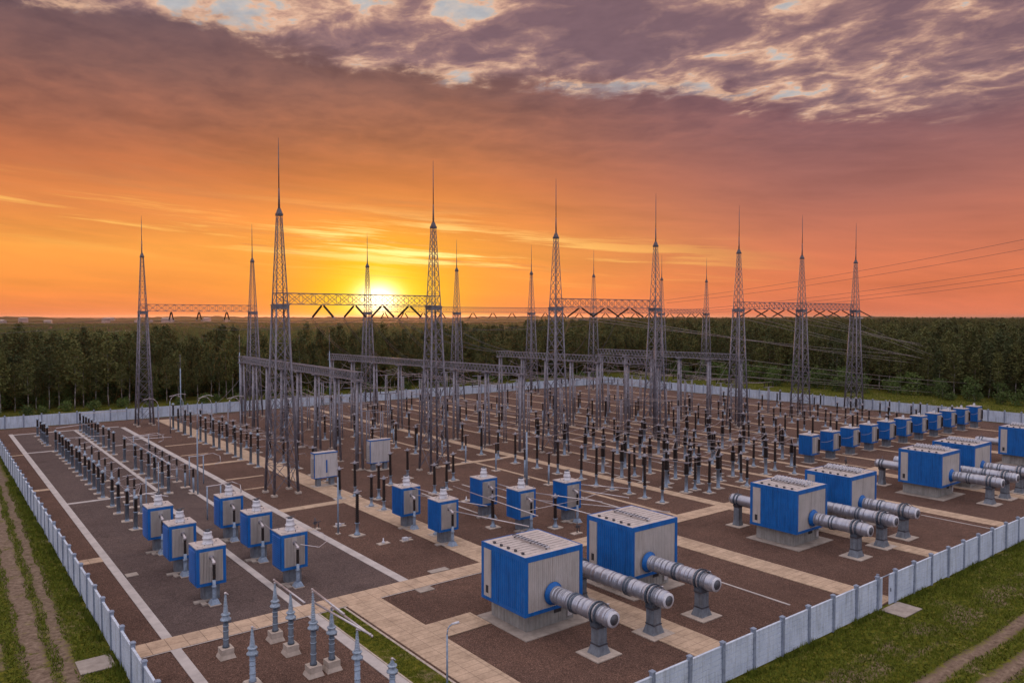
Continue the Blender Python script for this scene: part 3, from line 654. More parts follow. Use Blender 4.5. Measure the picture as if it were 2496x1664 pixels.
# ------------------------------------------------------------------ small blue transformers
def fins(b, x0, x1, y, z0, z1, n, depth, mat):
    st = (x1-x0)/n
    for k in range(n): b.box(x0+st*(k+.22), x0+st*(k+.78), y-depth, y, z0, z1, mat)
def make_trafo(kind):
    """origin at front-left ground corner of the tank; tank 2.0 x 1.85, z 1.2..3.9"""
    W, D, Z0, Z1 = 2.0, 1.85, 1.2, 3.85
    root = empty('blue_transformer', (0, 0, 0))
    MB().box(0, W, 0, D, Z0, Z1).build('tank', 'blue', root)
    b = MB(); b.box(-.03, W+.03, -.03, D+.03, Z1, Z1+.07, 'lid')
    for k in range(9): b.lathe([(.03, 0), (.03, random.uniform(.06, .16))], (random.uniform(.1, W-.1), random.uniform(.1, D-.1), Z1+.07), 5, 'steel')
    b.box(.15, .5, .15, .4, Z1+.07, Z1+.13, 'lid'); b.build('lid', parent=root)
    b = MB(); t = .05
    for a in ((0, W, Z0, Z0+.2), (0, W, Z1-.22, Z1), ): b.box(a[0], a[1], -t, 0, a[2], a[3])
    for a in ((0, .2), (W-.2, W)): b.box(a[0], a[1], -t+.002, 0, Z0+.2, Z1-.22)
    b.build('front_frame', 'blue', root)
    b = MB()
    b.box(.2, W-.2, -.012, -.001, Z0+.2, Z1-.22, 'silver')
    fins(b, .24, W*.42, -.012, Z0+.26, Z1-.28, 6, .085, 'silver'); fins(b, W*.6, W-.24, -.012, Z0+.26, Z1-.28, 6, .085, 'silver')
    if kind != 'right': fins(b, W*.42, W*.6, -.012, Z0+.26, Z0+1.3, 3, .06, 'silver')
    b.build('radiator_panel', parent=root)
    b = MB()
    if kind == 'left':
        for k in range(15):
            z = Z0+.25+k*.155; b.add([(-.0, .15, z), (-.0, D-.15, z), (-.0, D-.15, z+.02), (-.0, .15, z+.02), (-.09, .15, z-.045), (-.09, D-.15, z-.045), (-.09, D-.15, z-.03), (-.09, .15, z-.03)], [(0,1,5,4),(3,7,6,2),(4,5,6,7),(0,4,7,3),(1,2,6,5)], 'blue')
        b.build('side_louvres', parent=root)
    else:
        for k in range(10): b.box(-.022, -.001, .12+k*.165, .2+k*.165, Z0+.12, Z1-.12, 'blue')
        b.build('side_ribs', parent=root)
    # turret
    b = MB(); r = .34 if kind != 'right' else .2; hh = 1. if kind != 'right' else .55; cx, cy = W*.52, D*.5
    b.lathe([(r+.06, 0), (r+.06, .06*hh), (r, .08*hh), (r*.95, .36*hh), (r+.03, .38*hh), (r+.03, .44*hh), (r*.9, .46*hh), (r*.82, .72*hh), (r*.88, .75*hh), (r*.86, .82*hh), (r*.5, .86*hh)], (cx, cy, Z1+.07), 18, 'white')
    b.lathe([(r*.55, 0), (r*.6, .05), (r*.3, .14)], (cx, cy, Z1+.07+.86*hh), 10, 'steel_dark'); b.rod((cx-.3, cy+.1, Z1+1.02*hh), (cx+.35, cy-.05, Z1+1.1*hh), .03, n=5, mat='steel_dark')
    b.build('turret', parent=root)
    # elbow bushing at the front with dark insulator and foot
    if kind != 'right':
        px, py = W*.5, -.62
        b = MB(); b.lathe([(.16, 0), (.16, .05)], (px, -.06, 3.15), 12, 'steel', axis='y'); b.rod((px, -.02, 3.15), (px, py, 3.0), .095, .09, 10, 'bar'); b.lathe([(.12, 2.82), (.13, 2.95), (.1, 3.06)], (px, py, 0), 12, 'bar'); b.build('elbow_bushing', parent=root)
        MB().lathe(sheds(.13, .12, 1.75, 2.82, 12), (px, py, 0), n=12).build('insulator', 'porcelain', root)
        b = MB(); b.lathe([(.17, .35), (.13, .6), (.14, 1.0), (.12, 1.2), (.17, 1.24), (.17, 1.3), (.11, 1.36), (.12, 1.75)], (px, py, 0), 14, 'bluegrey'); b.frustum(px, py, .34, .34, .06, .2, .2, .4, 'bluegrey'); b.box(px-.38, px+.38, py-.36, py+.36, 0, .07, 'concrete'); b.build('bushing_foot', parent=root)
        b = MB(); b.box(W*.3, W*.85, .45, 1.3, 0, Z0, 'ped'); b.build('pedestal', parent=root)
        b = MB(); b.box(-.1, 1.35, .15, .6, 0, .1); b.box(.25, .6, -.5, .3, 0, .09); b.build('base_slab', 'concrete2', root)
    else:
        b = MB(); b.lathe(sheds(.15, .14, 1.7, 3.3, 14), (W*.8, -.25, 0), 12, 'porcelain'); b.build('insulator', parent=root)
        b = MB(); b.rod((W*.8, -.25, 3.3), (W*.8, 0, 3.4), .07, n=8, mat='bar'); b.rod((W*.8, -.25, 1.35), (W*.8, -.25, 1.7), .1, n=8, mat='steel'); b.rod((W*.8, -.25, 1.4), (W*.8, 0, 1.4), .06, n=6, mat='steel'); b.build('elbow_bushing', parent=root)
        b = MB(); b.box(W*.28, W*.75, .4, 1.35, 0.05, Z0, 'ped'); 
        for k in range(5): b.box(W*.28+k*.22, W*.28+k*.22+.06, .36, .4, .1, Z0-.05, 'ped')
        b.build('pedestal', parent=root)
        MB().box(W*.1, W*.95, .1, 1.65, 0, .06).build('base_slab', 'concrete', root)
    kids(root); return root
tl = make_trafo('left'); tc = make_trafo('mid'); tr_ = make_trafo('right')
LT = [(14.8, 54.75, 'nearest blue finned transformer of the left row'), (14.8, 62.1, 'middle blue finned transformer of the left row'), (14.8, 69.0, 'farthest blue finned transformer of the left row'),
      (20.75, 54.5, 'nearest blue finned transformer of the second row, curved wire beside it'), (20.75, 61.8, 'middle blue finned transformer of the second row'), (20.75, 69.0, 'farthest blue finned transformer of the second row')]
for i, (x, y, l) in enumerate(LT):
    o = tl if i == 0 else copy_tree(tl); o.location = (x, y, 0); tag(o, l, 'transformer', 'blue transformers of the left bay')
CT = [(35.4, 62.5, 'blue transformer farthest left on the beige path, finned front'), (35.35, 55.9, 'blue transformer nearest the wide beige path junction'), (43.5, 61.1, 'rear blue transformer with tubes, gravel bay centre'), (43.4, 54.9, 'blue transformer behind the first large blue building'), (49.1, 54.8, 'blue transformer behind the second large blue building roof')]
for i, (x, y, l) in enumerate(CT):
    o = tc if i == 0 else copy_tree(tc); o.location = (x, y, 0); tag(o, l, 'transformer', 'blue transformers in the middle')
for i in range(11):
    o = tr_ if i == 0 else copy_tree(tr_); o.location = (95.0+5.4*i, 56.3, 0); tag(o, f'{nth(i+1)} blue box transformer from left in the long right-hand row', 'transformer', 'long row of blue box transformers')
# pale busbars of the middle transformers
tube([(36.4, 62.6, 3.9), (36.4, 56.2, 4.1)], .045, 'white tube linking the two transformers on the beige path')
tube([(36.7, 61.9, 3.2), (40.2, 55.5, 2.9)], .04, 'white tube sloping right from the farthest path transformer')
tube([(36.5, 55.2, 3.05), (39.6, 48.8, 2.6)], .05, 'white tube running toward camera from path junction transformer')
tube([(42.2, 64.0, 2.9), (42.1, 50.6, 2.7)], .045, 'long white tube passing left of the rear centre transformer')
tube([(44.5, 60.4, 3.2), (44.5, 56.9, 3.2)], .045, 'white tube from the rear centre transformer to the one ahead')
tube([(45.3, 62.8, 3.3), (45.9, 56.9, 3.1)], .045, 'white tube passing right of the rear centre transformer')
tube([(44.4, 54.2, 3.2), (46.2, 46.5, 2.7)], .05, 'white tube pair member from fourth transformer toward the building')
tube([(45.3, 54.6, 3.5), (48.6, 49.3, 3.2)], .045, 'white tube from fourth transformer slanting right')
tube([(50.2, 54.2, 3.2), (52.6, 49.8, 2.9)], .05, 'white tube from the fifth transformer past the roof')
tube([(51.0, 56.5, 3.3), (55.5, 52.4, 2.9)], .045, 'white tube leaving the fifth transformer to the right')
tube([(50.6, 60.5, .9), (58.5, 49.8, .6)], .05, 'low white tube on the gravel right of fifth transformer')
tube([(43.5, 54.0, 2.2), (49.5, 53.7, 2.35), (54.8, 54.4, 2.5)], .03, 'thin curved cable linking fourth and fifth transformers')
for i in range(10):
    x = 95+5.4*i
    wire([(x+2.0, 56.0, 2.9), (x+5.4, 56.0, 3.0)], .03, 'jumper_wire', f'cable joining blue boxes {nth(i+1)} and {nth(i+2)} of the right row', 'wire', 'cables between the blue box transformers', 'steel', .2, 6)
# wires of the left bay
wire([(22.0, 54, 3.1), (23.3, 53.6, 2.75), (24.2, 54.2, 2.9), (24.4, 55.4, 3.2), (23.9, 56.2, 3.35)], .028, 'curved_wire', 'curved white wire loop beside the nearest second-row transformer', 'wire', None, 'bar', 0, 3)
wire([(21.9, 61.2, 3.1), (21.6, 57.5, 3.3), (21.8, 55.2, 4.0)], .025, 'curved_wire', 'wire between the two nearest second-row transformers', 'wire', None, 'bar', .1, 5)
wire([(16.2, 76.5, 3.6), (17.6, 74, 3.6)], .05, 'busbar_tube', 'short tube on top of the two nearest left-row insulators', 'tube', None, 'bar')
# tubes over the left bay rows
tube([(21.9, 116, 3.55), (21.9, 113.4, 3.6), (26.5, 113.2, 3.6)], .05, 'rear white tube over the row in left bay')
tube([(21.9, 112.0, 3.5), (26.9, 111.0, 3.5)], .05, 'front white tube over the row in left bay')
tube([(21.7, 90, 3.55), (21.9, 116, 3.5)], .05, 'long tube along the left bay row tops')
tube([(15.7, 131, 3.4), (21.6, 134, 3.4)], .05, 'white tube joining the two far left rows')
tube([(21.9, 150, 3.2), (29, 151, 3.0)], .05, 'white tube near the back left fence')
tube([(15.7, 120, 3.3), (20.6, 119.5, 3.3)], .04, 'white tube crossing the strip in left bay')
def hframe(x, y, w, h, label):
    root = empty('pipe_frame', (x, y, 0)); tag(root, label, 'pipe frame', 'thin grey pipe frames')
    for dx in (0, w): MB().rod((dx, 0, 0), (dx, 0, h), .07, n=8).build('leg', 'bluegrey', root)
    b = MB(); b.rod((-.1, 0, h), (w+.1, 0, h), .06, n=6); 
    b.poly([(w*.6, 0, h), (w+1.2, .3, h+.1), (w+2.0, .2, h-.3), (w+2.0, -.1, h-1.0), (w+1.3, -.2, h-1.2)], .045, 6); b.build('bent_arm', 'bar', root)
hframe(22.0, 77.3, 1.3, 3.3, 'grey pipe frame with bent arm behind the far second-row transformer')
hframe(24.9, 94.5, 1.6, 3.4, 'grey pipe frame at the right end of the tubes in left bay')
hframe(24.0, 120, 2.0, 2.8, 'grey pipe frame beside the far rows of the left bay')
# disconnectors with curved arms near the back left
for i, (x, y) in enumerate([(30.6, 134), (33.6, 139.0), (35.2, 137.0), (36.6, 133.5), (38.2, 131), (40.4, 129.5), (41.8, 127.5)]):
    root = empty('disconnector', (x, y, 0)); tag(root, f'{nth(i+1)} curved-arm switch from left behind the path insulators', 'disconnector', 'curved-arm disconnector switches')
    MB().rod((0,0,0), (0,0,4.6), .1, n=8).build('post', 'steel', root)
    MB().lathe(sheds(.12, .1, 4.6, 5.5, 8), n=10).build('insulator', 'greyblue_light', root)
    pts = [(-.0, 0, 5.5), (.25, -.1, 6.1), (.8, -.3, 6.6), (1.6, -.6, 6.75), (2.4, -.9, 6.6)]
    if i % 2 == 0: pts = [(-x_, y_, z_) for x_, y_, z_ in pts]
    MB().poly(pts, .045, 6).build('curved_arm', 'bar', root)
# grey cabinets
def cabinet(x, y, label, stripe):
    root = empty('grey_cabinet', (x, y, 0)); tag(root, label, 'cabinet')
    MB().box(0, 2.9, 0, 1.0, 1.05, 3.95).build('body', 'panelgrey', root)
    b = MB(); b.box(-.04, 2.94, -.04, 1.04, 3.88, 4.0, 'blue'); b.box(-.03, .05, -.03, .06, 1.05, 3.88, 'blue'); b.box(-.02, 2.92, -.02, 1.02, 1.0, 1.08, 'blue'); b.box(.05, 2.85, .05, .95, 4.0, 4.03, 'lid'); b.build('blue_trim', parent=root)
    b = MB()
    for k in range(10): b.box(-.1, -.001, .1, .9, 1.3+k*.22, 1.42+k*.22)
    b.build('side_ribs', 'silver', root)
    if stripe: MB().box(1.45, 1.62, -.03, -.001, 1.6, 3.1).build('blue_handle_bar', 'blue', root)
    MB().box(.4, .9, .2, .8, .05, 1.05).build('pedestal', 'ped', root)
    MB().box(2.1, 2.6, .2, .8, .05, 1.05).build('pedestal', 'ped', root)
    MB().box(-.1, 3.0, -.2, 1.2, 0, .05).build('base_slab', 'concrete', root)
cabinet(36.1, 84.2, 'grey cabinet with blue stripe standing on the beige path', True)
cabinet(45.6, 88.6, 'plain grey cabinet with blue top between the first two towers', False)

# ------------------------------------------------------------------ large transformer buildings
def make_building(busy):
    W, D, Z0, Z1 = 4.75, 4.55, 1.35, 4.98
    root = empty('transformer_building', (0, 0, 0))
    MB().box(0, W, 0, D, Z0, Z1).build('body', 'silver', root)
    b = MB(); t = .05
    # blue frame bands and corner posts
    for z0, z1 in ((Z0-.02, Z0+.2), (Z1-.24, Z1+.02)):
        b.box(-t, W+t, -t, .05, z0, z1); b.box(-t, .04, .052, D+t, z0, z1); b.box(W-.04, W+t, .052, D+t, z0, z1); b.box(.042, W-.042, D-.04, D+t, z0, z1)
    for x0, y0 in ((-t, -t), (W-.2, -t), (-t, D-.2), (W-.2, D-.2)):
        b.box(x0+.002, x0+.248, y0+.002, y0+.248, Z0+.2, Z1-.24)
    b.build('blue_frame', 'blue', root)
    b = MB(); n = 26
    for k in range(n):
        x = .22+(W-.44)*k/n; s = (W-.44)/n; b.add([(x, -.004, Z0+.2), (x+s*.28, -.034, Z0+.2), (x+s*.62, -.034, Z0+.2), (x+s*.9, -.004, Z0+.2), (x, -.004, Z1-.24), (x+s*.28, -.034, Z1-.24), (x+s*.62, -.034, Z1-.24), (x+s*.9, -.004, Z1-.24)], [(0,1,5,4),(1,2,6,5),(2,3,7,6)])
    b.box(W*.47, W*.47+.03, -.045, -.002, Z0+.2, Z1-.24); b.build('front_cladding', 'silver', root)
    b = MB(); b.box(W-.75, W-.4, .5, .65, .35, .9); b.rod((W-.6, .58, .9), (W-.6, .58, Z0), .03, n=5); b.build('junction_box', 'panelgrey', root)
    b = MB(); y0, y1 = .2, D-1.0; n = 16
    for k in range(n):
        y = y0+(y1-y0)*k/n; s = (y1-y0)/n; b.add([(-.006, y, Z0+.2), (-.04, y+s*.28, Z0+.2), (-.04, y+s*.62, Z0+.2), (-.006, y+s*.9, Z0+.2), (-.006, y, Z1-.24), (-.04, y+s*.28, Z1-.24), (-.04, y+s*.62, Z1-.24), (-.006, y+s*.9, Z1-.24)], [(0,4,5,1),(1,5,6,2),(2,6,7,3)])
    b.box(-.005, -.001, y0, y1, Z0+.2, Z1-.24); b.build('side_cladding', 'blue', root)
    b = MB(); b.box(-.045, -.002, D-.98, D-.22, Z0+.2, Z1-.24, 'silver'); ds_ = b.build('door_strip', parent=root)
    MB().box(-.06, -.046, D-.72, D-.45, Z0+.45, Z0+.95).build('vent', 'darkvent', ds_)
    # roof
    b = MB(); b.box(.02, W-.02, .02, D-.02, Z1, Z1+.08, 'lid')
    for z in (0,): 
        b.box(-.05, W+.05, -.05, .02, Z1+.02, Z1+.1, 'blue'); b.box(-.05, .02, .022, D+.05, Z1+.02, Z1+.1, 'blue'); b.box(W-.02, W+.05, .022, D+.05, Z1+.02, Z1+.1, 'blue'); b.box(.022, W-.022, D-.02, D+.05, Z1+.02, Z1+.1, 'blue')
    rf_ = b.build('roof', parent=root)
    b = MB()
    for k in range(9):
        y = .55+k*.43; b.box(.45, 2.05, y, y+.05, Z1+.08, Z1+.13, 'lid'); b.box(2.45, W-.3, y, y+.05, Z1+.08, Z1+.13, 'lid')
        b.box(.45, 2.05, y+.06, y+.09, Z1+.081, Z1+.1, 'steel_dark'); b.box(2.45, W-.3, y+.06, y+.09, Z1+.081, Z1+.1, 'steel_dark')
    for k in range(5): b.box(.3, .42, .6+k*.75, .78+k*.75, Z1+.08, Z1+.22, 'steel_dark')
    b.build('roof_seams', parent=rf_)
    b = MB()
    for x in (2.1, 2.38): b.box(x, x+.04, .5, D-.5, Z1+.2, Z1+.26, 'bar')
    for k in range(22): b.box(2.1, 2.42, .5+k*.165, .55+k*.165, Z1+.2, Z1+.3, 'steel_dark' if k % 2 else 'white')
    for y in (.6, 2.2, 3.9): b.box(2.2, 2.3, y, y+.08, Z1+.08, Z1+.2, 'steel_dark')
    if busy:
        for k in range(20):
            y = .5+k*.18
            b.lathe(sheds(.07, .06, 0, .38, 3), (2.6+.25*random.random(), y, Z1+.08), 7, 'white'); b.rod((2.3, y, Z1+.28), (3.3+.2*random.random(), y+.15, Z1+.42), .035, n=5, mat='white')
            b.rod((3.3, y, Z1+.08), (3.3, y, Z1+.42), .03, n=4, mat='white')
    b.build('cable_tray', parent=rf_)
    # plinth
    b = MB(); b.box(.6, W-.15, .65, D-.2, .05, Z0, 'plinth')
    for k in range(12): x = .64+k*.335; b.box(x, x+.29, .632, .65, .1, Z0-.02, 'plinth')
    for k in range(11): y = .7+k*.33; b.box(.582, .6, y, y+.29, .1, Z0-.02, 'plinth')
    b.box(2.9, 3.5, .6, .625, .75, 1.25, 'darkvent'); b.build('plinth', parent=root)
    MB().box(-.25, W+.55, -.4, D+.3, 0, .06).build('base_slab', 'concrete2', root)
    kids(root); return root
b1 = make_building(False); b2_ = make_building(True)
BL = [(29.3, 36.4, 0, 'large blue and grey transformer building nearest the camera'), (39.5, 37.0, 0, 'second large blue building, right behind the nearest one'), (58.95, 36.2, 1, 'front blue building of the middle-right pair beyond the gate'), (68.0, 36.3, 1, 'rear blue building of the middle-right pair'), (87.5, 36.5, 1, 'front blue building of the far-right pair'), (96.0, 36.5, 1, 'rear blue building of the far-right pair'), (116.0, 36.5, 1, 'blue building cut by the right edge of the photo')]
f1 = f2 = False
for x, y, k, l in BL:
    if k == 0: o = b1 if not f1 else copy_tree(b1); f1 = True
    else: o = b2_ if not f2 else copy_tree(b2_); f2 = True
    o.location = (x, y, 0); tag(o, l, 'transformer building', 'large blue transformer buildings')

def make_duct(L, flange, rear=0.0, ring2=None):
    """origin on ground under front pedestal; pipe along +Y from -1.2 to L ; z 2.42"""
    zc = 2.42; r = .54
    root = empty('bus_duct', (0, 0, 0))
    prof = [(r*.80, -1.2), (r*.86, -1.17), (r*.9, -1.0)]
    y = -1.0
    rr = random.Random(int(L*100))
    while y < L+rear:
        s = rr.uniform(.08, .17); k = rr.uniform(.97, 1.02); prof += [(r*k, y), (r*(k+.02), y+s*.5), (r*(k-.01), y+s*.93)]; y += s
    MB().lathe(prof, (0, 0, zc), 24, 'alu', axis='y').build('pipe', parent=root)
    b = MB(); b.lathe([(r*.88, -1.24), (r*.88, -1.16)], (0, 0, zc), 24, 'white', axis='y'); b.lathe([(r*.60, -1.27), (r*.60, -1.2)], (0, 0, zc), 24, 'face', axis='y')
    b.build('end_cover', parent=root)
    for yy in [-.0, .34]+([1.9, 2.15] if L > 3 else [])+([L*.72, L*.72+.3] if L > 7 else []):
        b = MB(); b.lathe([(r*1.06, yy-.04), (r*1.15, yy-.03), (r*1.15, yy+.03), (r*1.06, yy+.04)], (0, 0, zc), 24, 'alu_dark' if yy > .4 else 'bar', axis='y')
        b.build('ring_band', parent=root)
    def ped(y0):
        b = MB(); b.box(-1.0, 1.0, y0-.95, y0+.95, 0, .06, 'concrete'); b.frustum(0, y0, .52, .46, .06, .33, .33, .62, 'ped'); b.box(-.33, .33, y0-.33, y0+.33, .62, 1.62, 'ped'); b.box(-.37, .37, y0-.37, y0+.37, .6, .68, 'steel_dark')
        b.box(-.45, .45, y0-.3, y0+.3, 1.62, 1.75, 'steel_dark'); b.box(.33, .4, y0-.06, y0+.06, .62, 1.62, 'steel')
        o = b.build('pedestal', parent=root)
        b = MB()
        for dy in (-.2, .14):
            for k in range(14):
                t0_, t1_ = R(-45+270*k/14), R(-45+270*(k+1)/14)
                b.rod((math.cos(t0_)*r*1.22, y0+dy, zc+math.sin(t0_)*r*1.22), (math.cos(t1_)*r*1.22, y0+dy, zc+math.sin(t1_)*r*1.22), .07, n=4)
        b.box(-.5, .5, y0-.3, y0+.25, 1.75, 2.0); b.build('saddle_clamp', 'alu_dark', root)
    ped(0)
    b = MB(); b.poly([(.1, .2, zc+.5), (.15, -.1, zc+.72), (.1, -.5, zc+.7), (.12, -1.0, zc+.42), (.1, -1.25, zc+.2)], .03, 5, 'steel_dark'); b.poly([(-.3, .3, zc+.45), (-.4, .5, zc+.1), (-.5, .1, zc-.5), (-.2, -.3, zc-.65), (.3, -.6, zc-.6)], .035, 5, 'steel_dark'); b.rod((.1, -.1, zc+.6), (.5, -.35, zc+.55), .035, n=5, mat='bar')
    b.build('hose', parent=root)
    if flange: MB().lathe([(r*1.06, L-.34), (r*1.12, L-.2), (r*1.36, L-.1), (r*1.36, L-.055)], (0, 0, zc), 28, 'blue', axis='y').build('wall_flange', parent=root)
    if ring2: ped(ring2)
    kids(root); return root
def put_duct(x, y, L, flange, label, rear=0, ring2=None, proto={}):
    key = (L, flange, rear, ring2)
    if key not in proto: proto[key] = make_duct(*key); o = proto[key]
    else: o = copy_tree(proto[key])
    o.location = (x, y, 0); tag(o, label, 'pipe duct', 'ribbed metal ducts on pedestals')
put_duct(31.5, 32.15, 4.2, True, 'ribbed silver duct leaving the nearest blue building toward camera')
put_duct(36.3, 32.15, 12, False, 'long ribbed duct passing between the two nearest blue buildings', 0, 6.8)
put_duct(41.0, 32.1, 4.75, True, 'ribbed duct leaving the second blue building, near the fence')
put_duct(61.35, 32.2, 3.95, True, 'front ribbed duct of the middle-right buildings')
put_duct(65.9, 32.3, 12, False, 'middle ribbed duct between the middle-right pair of buildings', 0, 6.8)
put_duct(70.1, 32.4, 3.95, True, 'rear ribbed duct of the middle-right buildings')
put_duct(90.0, 32.6, 3.95, True, 'front ribbed duct of the far-right buildings')
put_duct(94.1, 32.6, 12, False, 'middle ribbed duct of the far-right buildings', 0, 6.8)
put_duct(98.4, 32.6, 3.95, True, 'rear ribbed duct of the far-right buildings')
put_duct(118.6, 32.6, 3.95, True, 'ribbed duct of the building at the right edge')
def stub(x, y0, y1, ped, label):
    root = empty('rear_duct', (x, y0, 0)); tag(root, label, 'pipe duct', 'short rear ducts behind the blue buildings')
    zc = 2.5; r = .48; L = y1-y0; prof = []; y = 0
    while y < L-.3: prof += [(r, y), (r*1.05, y+.07), (r, y+.13)]; y += .16
    prof += [(r, L-.25), (r*.97, L-.1), (r*.8, L)]
    MB().lathe(prof, (0, 0, zc), 22, 'alu', axis='y').build('pipe', parent=root)
    if ped:
        b = MB()
        for yy in (L-.95, L-.6): b = MB(); b.lathe([(r*1.08, yy-.05), (r*1.22, yy-.04), (r*1.22, yy+.04), (r*1.08, yy+.05)], (0, 0, zc), 22, 'alu_dark', axis='y'); b.build('ring_band', parent=root)
        b = MB(); yc = L-.78; b.box(-.85, .85, yc-.8, yc+.8, 0, .06, 'concrete'); b.frustum(0, yc, .36, .36, .06, .28, .28, .6, 'ped'); b.box(-.28, .28, yc-.28, yc+.28, .6, 1.75, 'ped'); b.frustum(0, yc, .28, .28, 1.75, .42, .3, 2.05, 'steel_dark'); b.build('pedestal', parent=root)
        b = MB(); b.poly([(.3, yc+.2, 2.0), (.5, yc, 1.8), (.42, yc-.1, 1.4)], .04, 5, 'steel_dark'); b.rod((0, yc, zc+.4), (0, yc, zc+.95), .02, n=4, mat='steel'); b.build('hose', parent=root)
stub(31.5, 41.0, 43.5, False, 'short duct end poking out behind the nearest blue building')
stub(61.6, 40.8, 44.8, True, 'short rear duct left of the front middle-right building')
stub(90.3, 41.1, 45.1, True, 'short rear duct left of the front far-right building')
stub(118.8, 41.1, 45.0, True, 'short rear duct left of the building at the right edge')

# small things lying about on the gravel
def junk(x, y, kind, label):
    root = empty('ground_fitting', (x, y, 0)); tag(root, label, 'ground fitting')
    MB().box(-.55, .55, -.3, .3, 0, .07).build('slab', 'concrete', root)
    b = MB()
    if kind == 0:
        b.rod((.1, 0, .07), (.1, 0, 1.1), .05, n=6); b.rod((.5, .1, .07), (.5, .1, .7), .04, n=6); b.rod((-.1, 0, .6), (.7, .1, .65), .04, n=6); b.box(0, .25, -.1, .1, .5, .75)
    elif kind == 1: b.lathe([(.16, .07), (.14, .2), (.06, .24), (.05, .5)], n=10)
    else: b.box(-.35, .1, -.2, .2, .07, .3); b.rod((.1, 0, .2), (.6, .2, .15), .04, n=6)
    b.build('fitting', 'steel_dark' if kind == 0 else 'white', root)
junk(28.9, 67.6, 0, 'dark pipe fitting on a slab behind the second-row transformers'); junk(31.3, 67.2, 2, 'pale valve lying on gravel left of the beige path')
junk(31.9, 59.6, 1, 'small white stub on gravel left of path transformers'); junk(34.0, 59.2, 2, 'white valve beside the beige path edge')
junk(47.5, 51.5, 0, 'small dark fitting near the second large blue building'); junk(46.5, 68, 1, 'small stub right of the middle blue transformers'); junk(70.5, 50.9, 1, 'small stub beside the cross path, middle'); junk(98.2, 53.2, 0, 'dark fitting before the leftmost blue box of the line')
# ------------------------------------------------------------------ poles and lamp
def pole(x, y, h, r, label, name='lightning_pole'):
    root = empty(name, (x, y, 0)); tag(root, label, 'pole')
    b = MB(); b.rod((0,0,0), (0,0,h*.8), r, r*.7, 8, 'bluegrey'); b.build('shaft', parent=root)
    MB().rod((0,0,h*.8), (0,0,h), r*.45, r*.2, 6).build('rod_tip', 'steel', root)
    MB().box(-.2, .2, -.2, .2, 0, .08).build('foot', 'concrete', root)
    return root
pole(38.4, 151, 12.9, .14, 'slim grey mast before the birch forest at left')
pole(46.6, 142.3, 16.7, .12, 'slim mast at the far end of the nearest portal gantry')
pole(63.8, 141, 16.5, .12, 'slim mast at the far end of the second portal gantry')
pole(30.06, 64.85, 6.6, .09, 'thin pole on gravel behind the middle-left transformers')
pole(24.3, 88.9, 9.2, .1, 'thin pole between left bay rows and the nearest tower')
pole(56.3, 69.7, 8.0, .14, 'pole behind the fourth middle transformer')
pole(17.9, 84, 4.6, .07, 'thin short pole behind the long left insulator row')
pole(20.0, 88, 5.4, .07, 'thin short pole beside the left bay strip')
lr = empty('street_lamp', (21.6, 33.4, 0)); tag(lr, 'slim curved-neck street lamp beside the walkway at bottom', 'street lamp')
b = MB(); b.rod((0,0,0), (0,0,3.3), .06, .045, 10); b.poly([(0,0,3.3), (.03,-.01,3.55), (.12,-.04,3.72), (.26,-.08,3.8)], .035, 8); b.build('post', 'bluegrey', lr)
b = MB(); b.rod((.24,-.08,3.81), (.62,-.2,3.86), .055, .075, 8); b.build('lamp_head', 'white', lr)

# ------------------------------------------------------------------ overhead wires
def span(a, b_, sag, r, label, mat='wire', grp='overhead line wires'):
    wire([a, b_], r, 'overhead_wire', label, 'wire', grp, mat, sag, 28)
def ray(px, py, dist):
    """world point seen in the direction given, at the given distance"""
    u = (px-1176)/1751; v = (784-py)/1751
    fw = Vector((math.sin(YAW)*math.cos(PITCH), math.cos(YAW)*math.cos(PITCH), -math.sin(PITCH))); rt = Vector((math.cos(YAW), -math.sin(YAW), 0)); up = rt.cross(fw)
    d = (fw+u*rt+v*up)
    return Vector((0, 0, H))+d*dist
# lines that climb to the right over the sky, from the back beam towers
for i, (yl, yr, x0) in enumerate([(690, 541, 1530), (698, 566, 1530), (712, 613, 1640), (718, 630, 1850), (722, 645, 1700)]):
    a = (backs[6]+i*1.2, YB-1, ZBK+[2.6, 1.8, -.6, -1.2, -1.6][i]); q = ray(2500, yr-22, 150)
    span(a, q, 1.2, .035, f'dark overhead wire {["highest", "second highest", "middle", "second lowest", "lowest"][i]} against the sky at right')
# front beam conductors descending right over the forest
j = 0
ends = [e for e in STR_ENDS if abs(e[1]-YF) < 6 and e[3] > 0 and e[0] > 76]
tg = [(2500, 822, 330), (2500, 842, 340), (2500, 855, 320), (2500, 862, 300), (2500, 868, 290), (2500, 815, 380), (2500, 835, 380), (2500, 850, 360), (2500, 900, 300), (2500, 912, 280)]
for i, e in enumerate(ends[:10]):
    q = ray(*tg[i]); span((e[0], e[1], e[2]), q, 3.0, .032, f'light overhead wire from the {nth(i+1)} beam anchor, sagging over the right forest', 'wire_light')
for i, (a, yr) in enumerate([((92.5, 118, 12.2), 908), ((94, 100, 12.2), 918), ((116.9, 84, 12.4), 893), ((115.3, 97, 12.4), 905), ((113.6, 111, 12.4), 925)]):
    span(a, ray(2500, yr, 230), 1.2, .028, f'{nth(i+1)} thin wire leaving the low portals toward the right forest', 'wire_light')
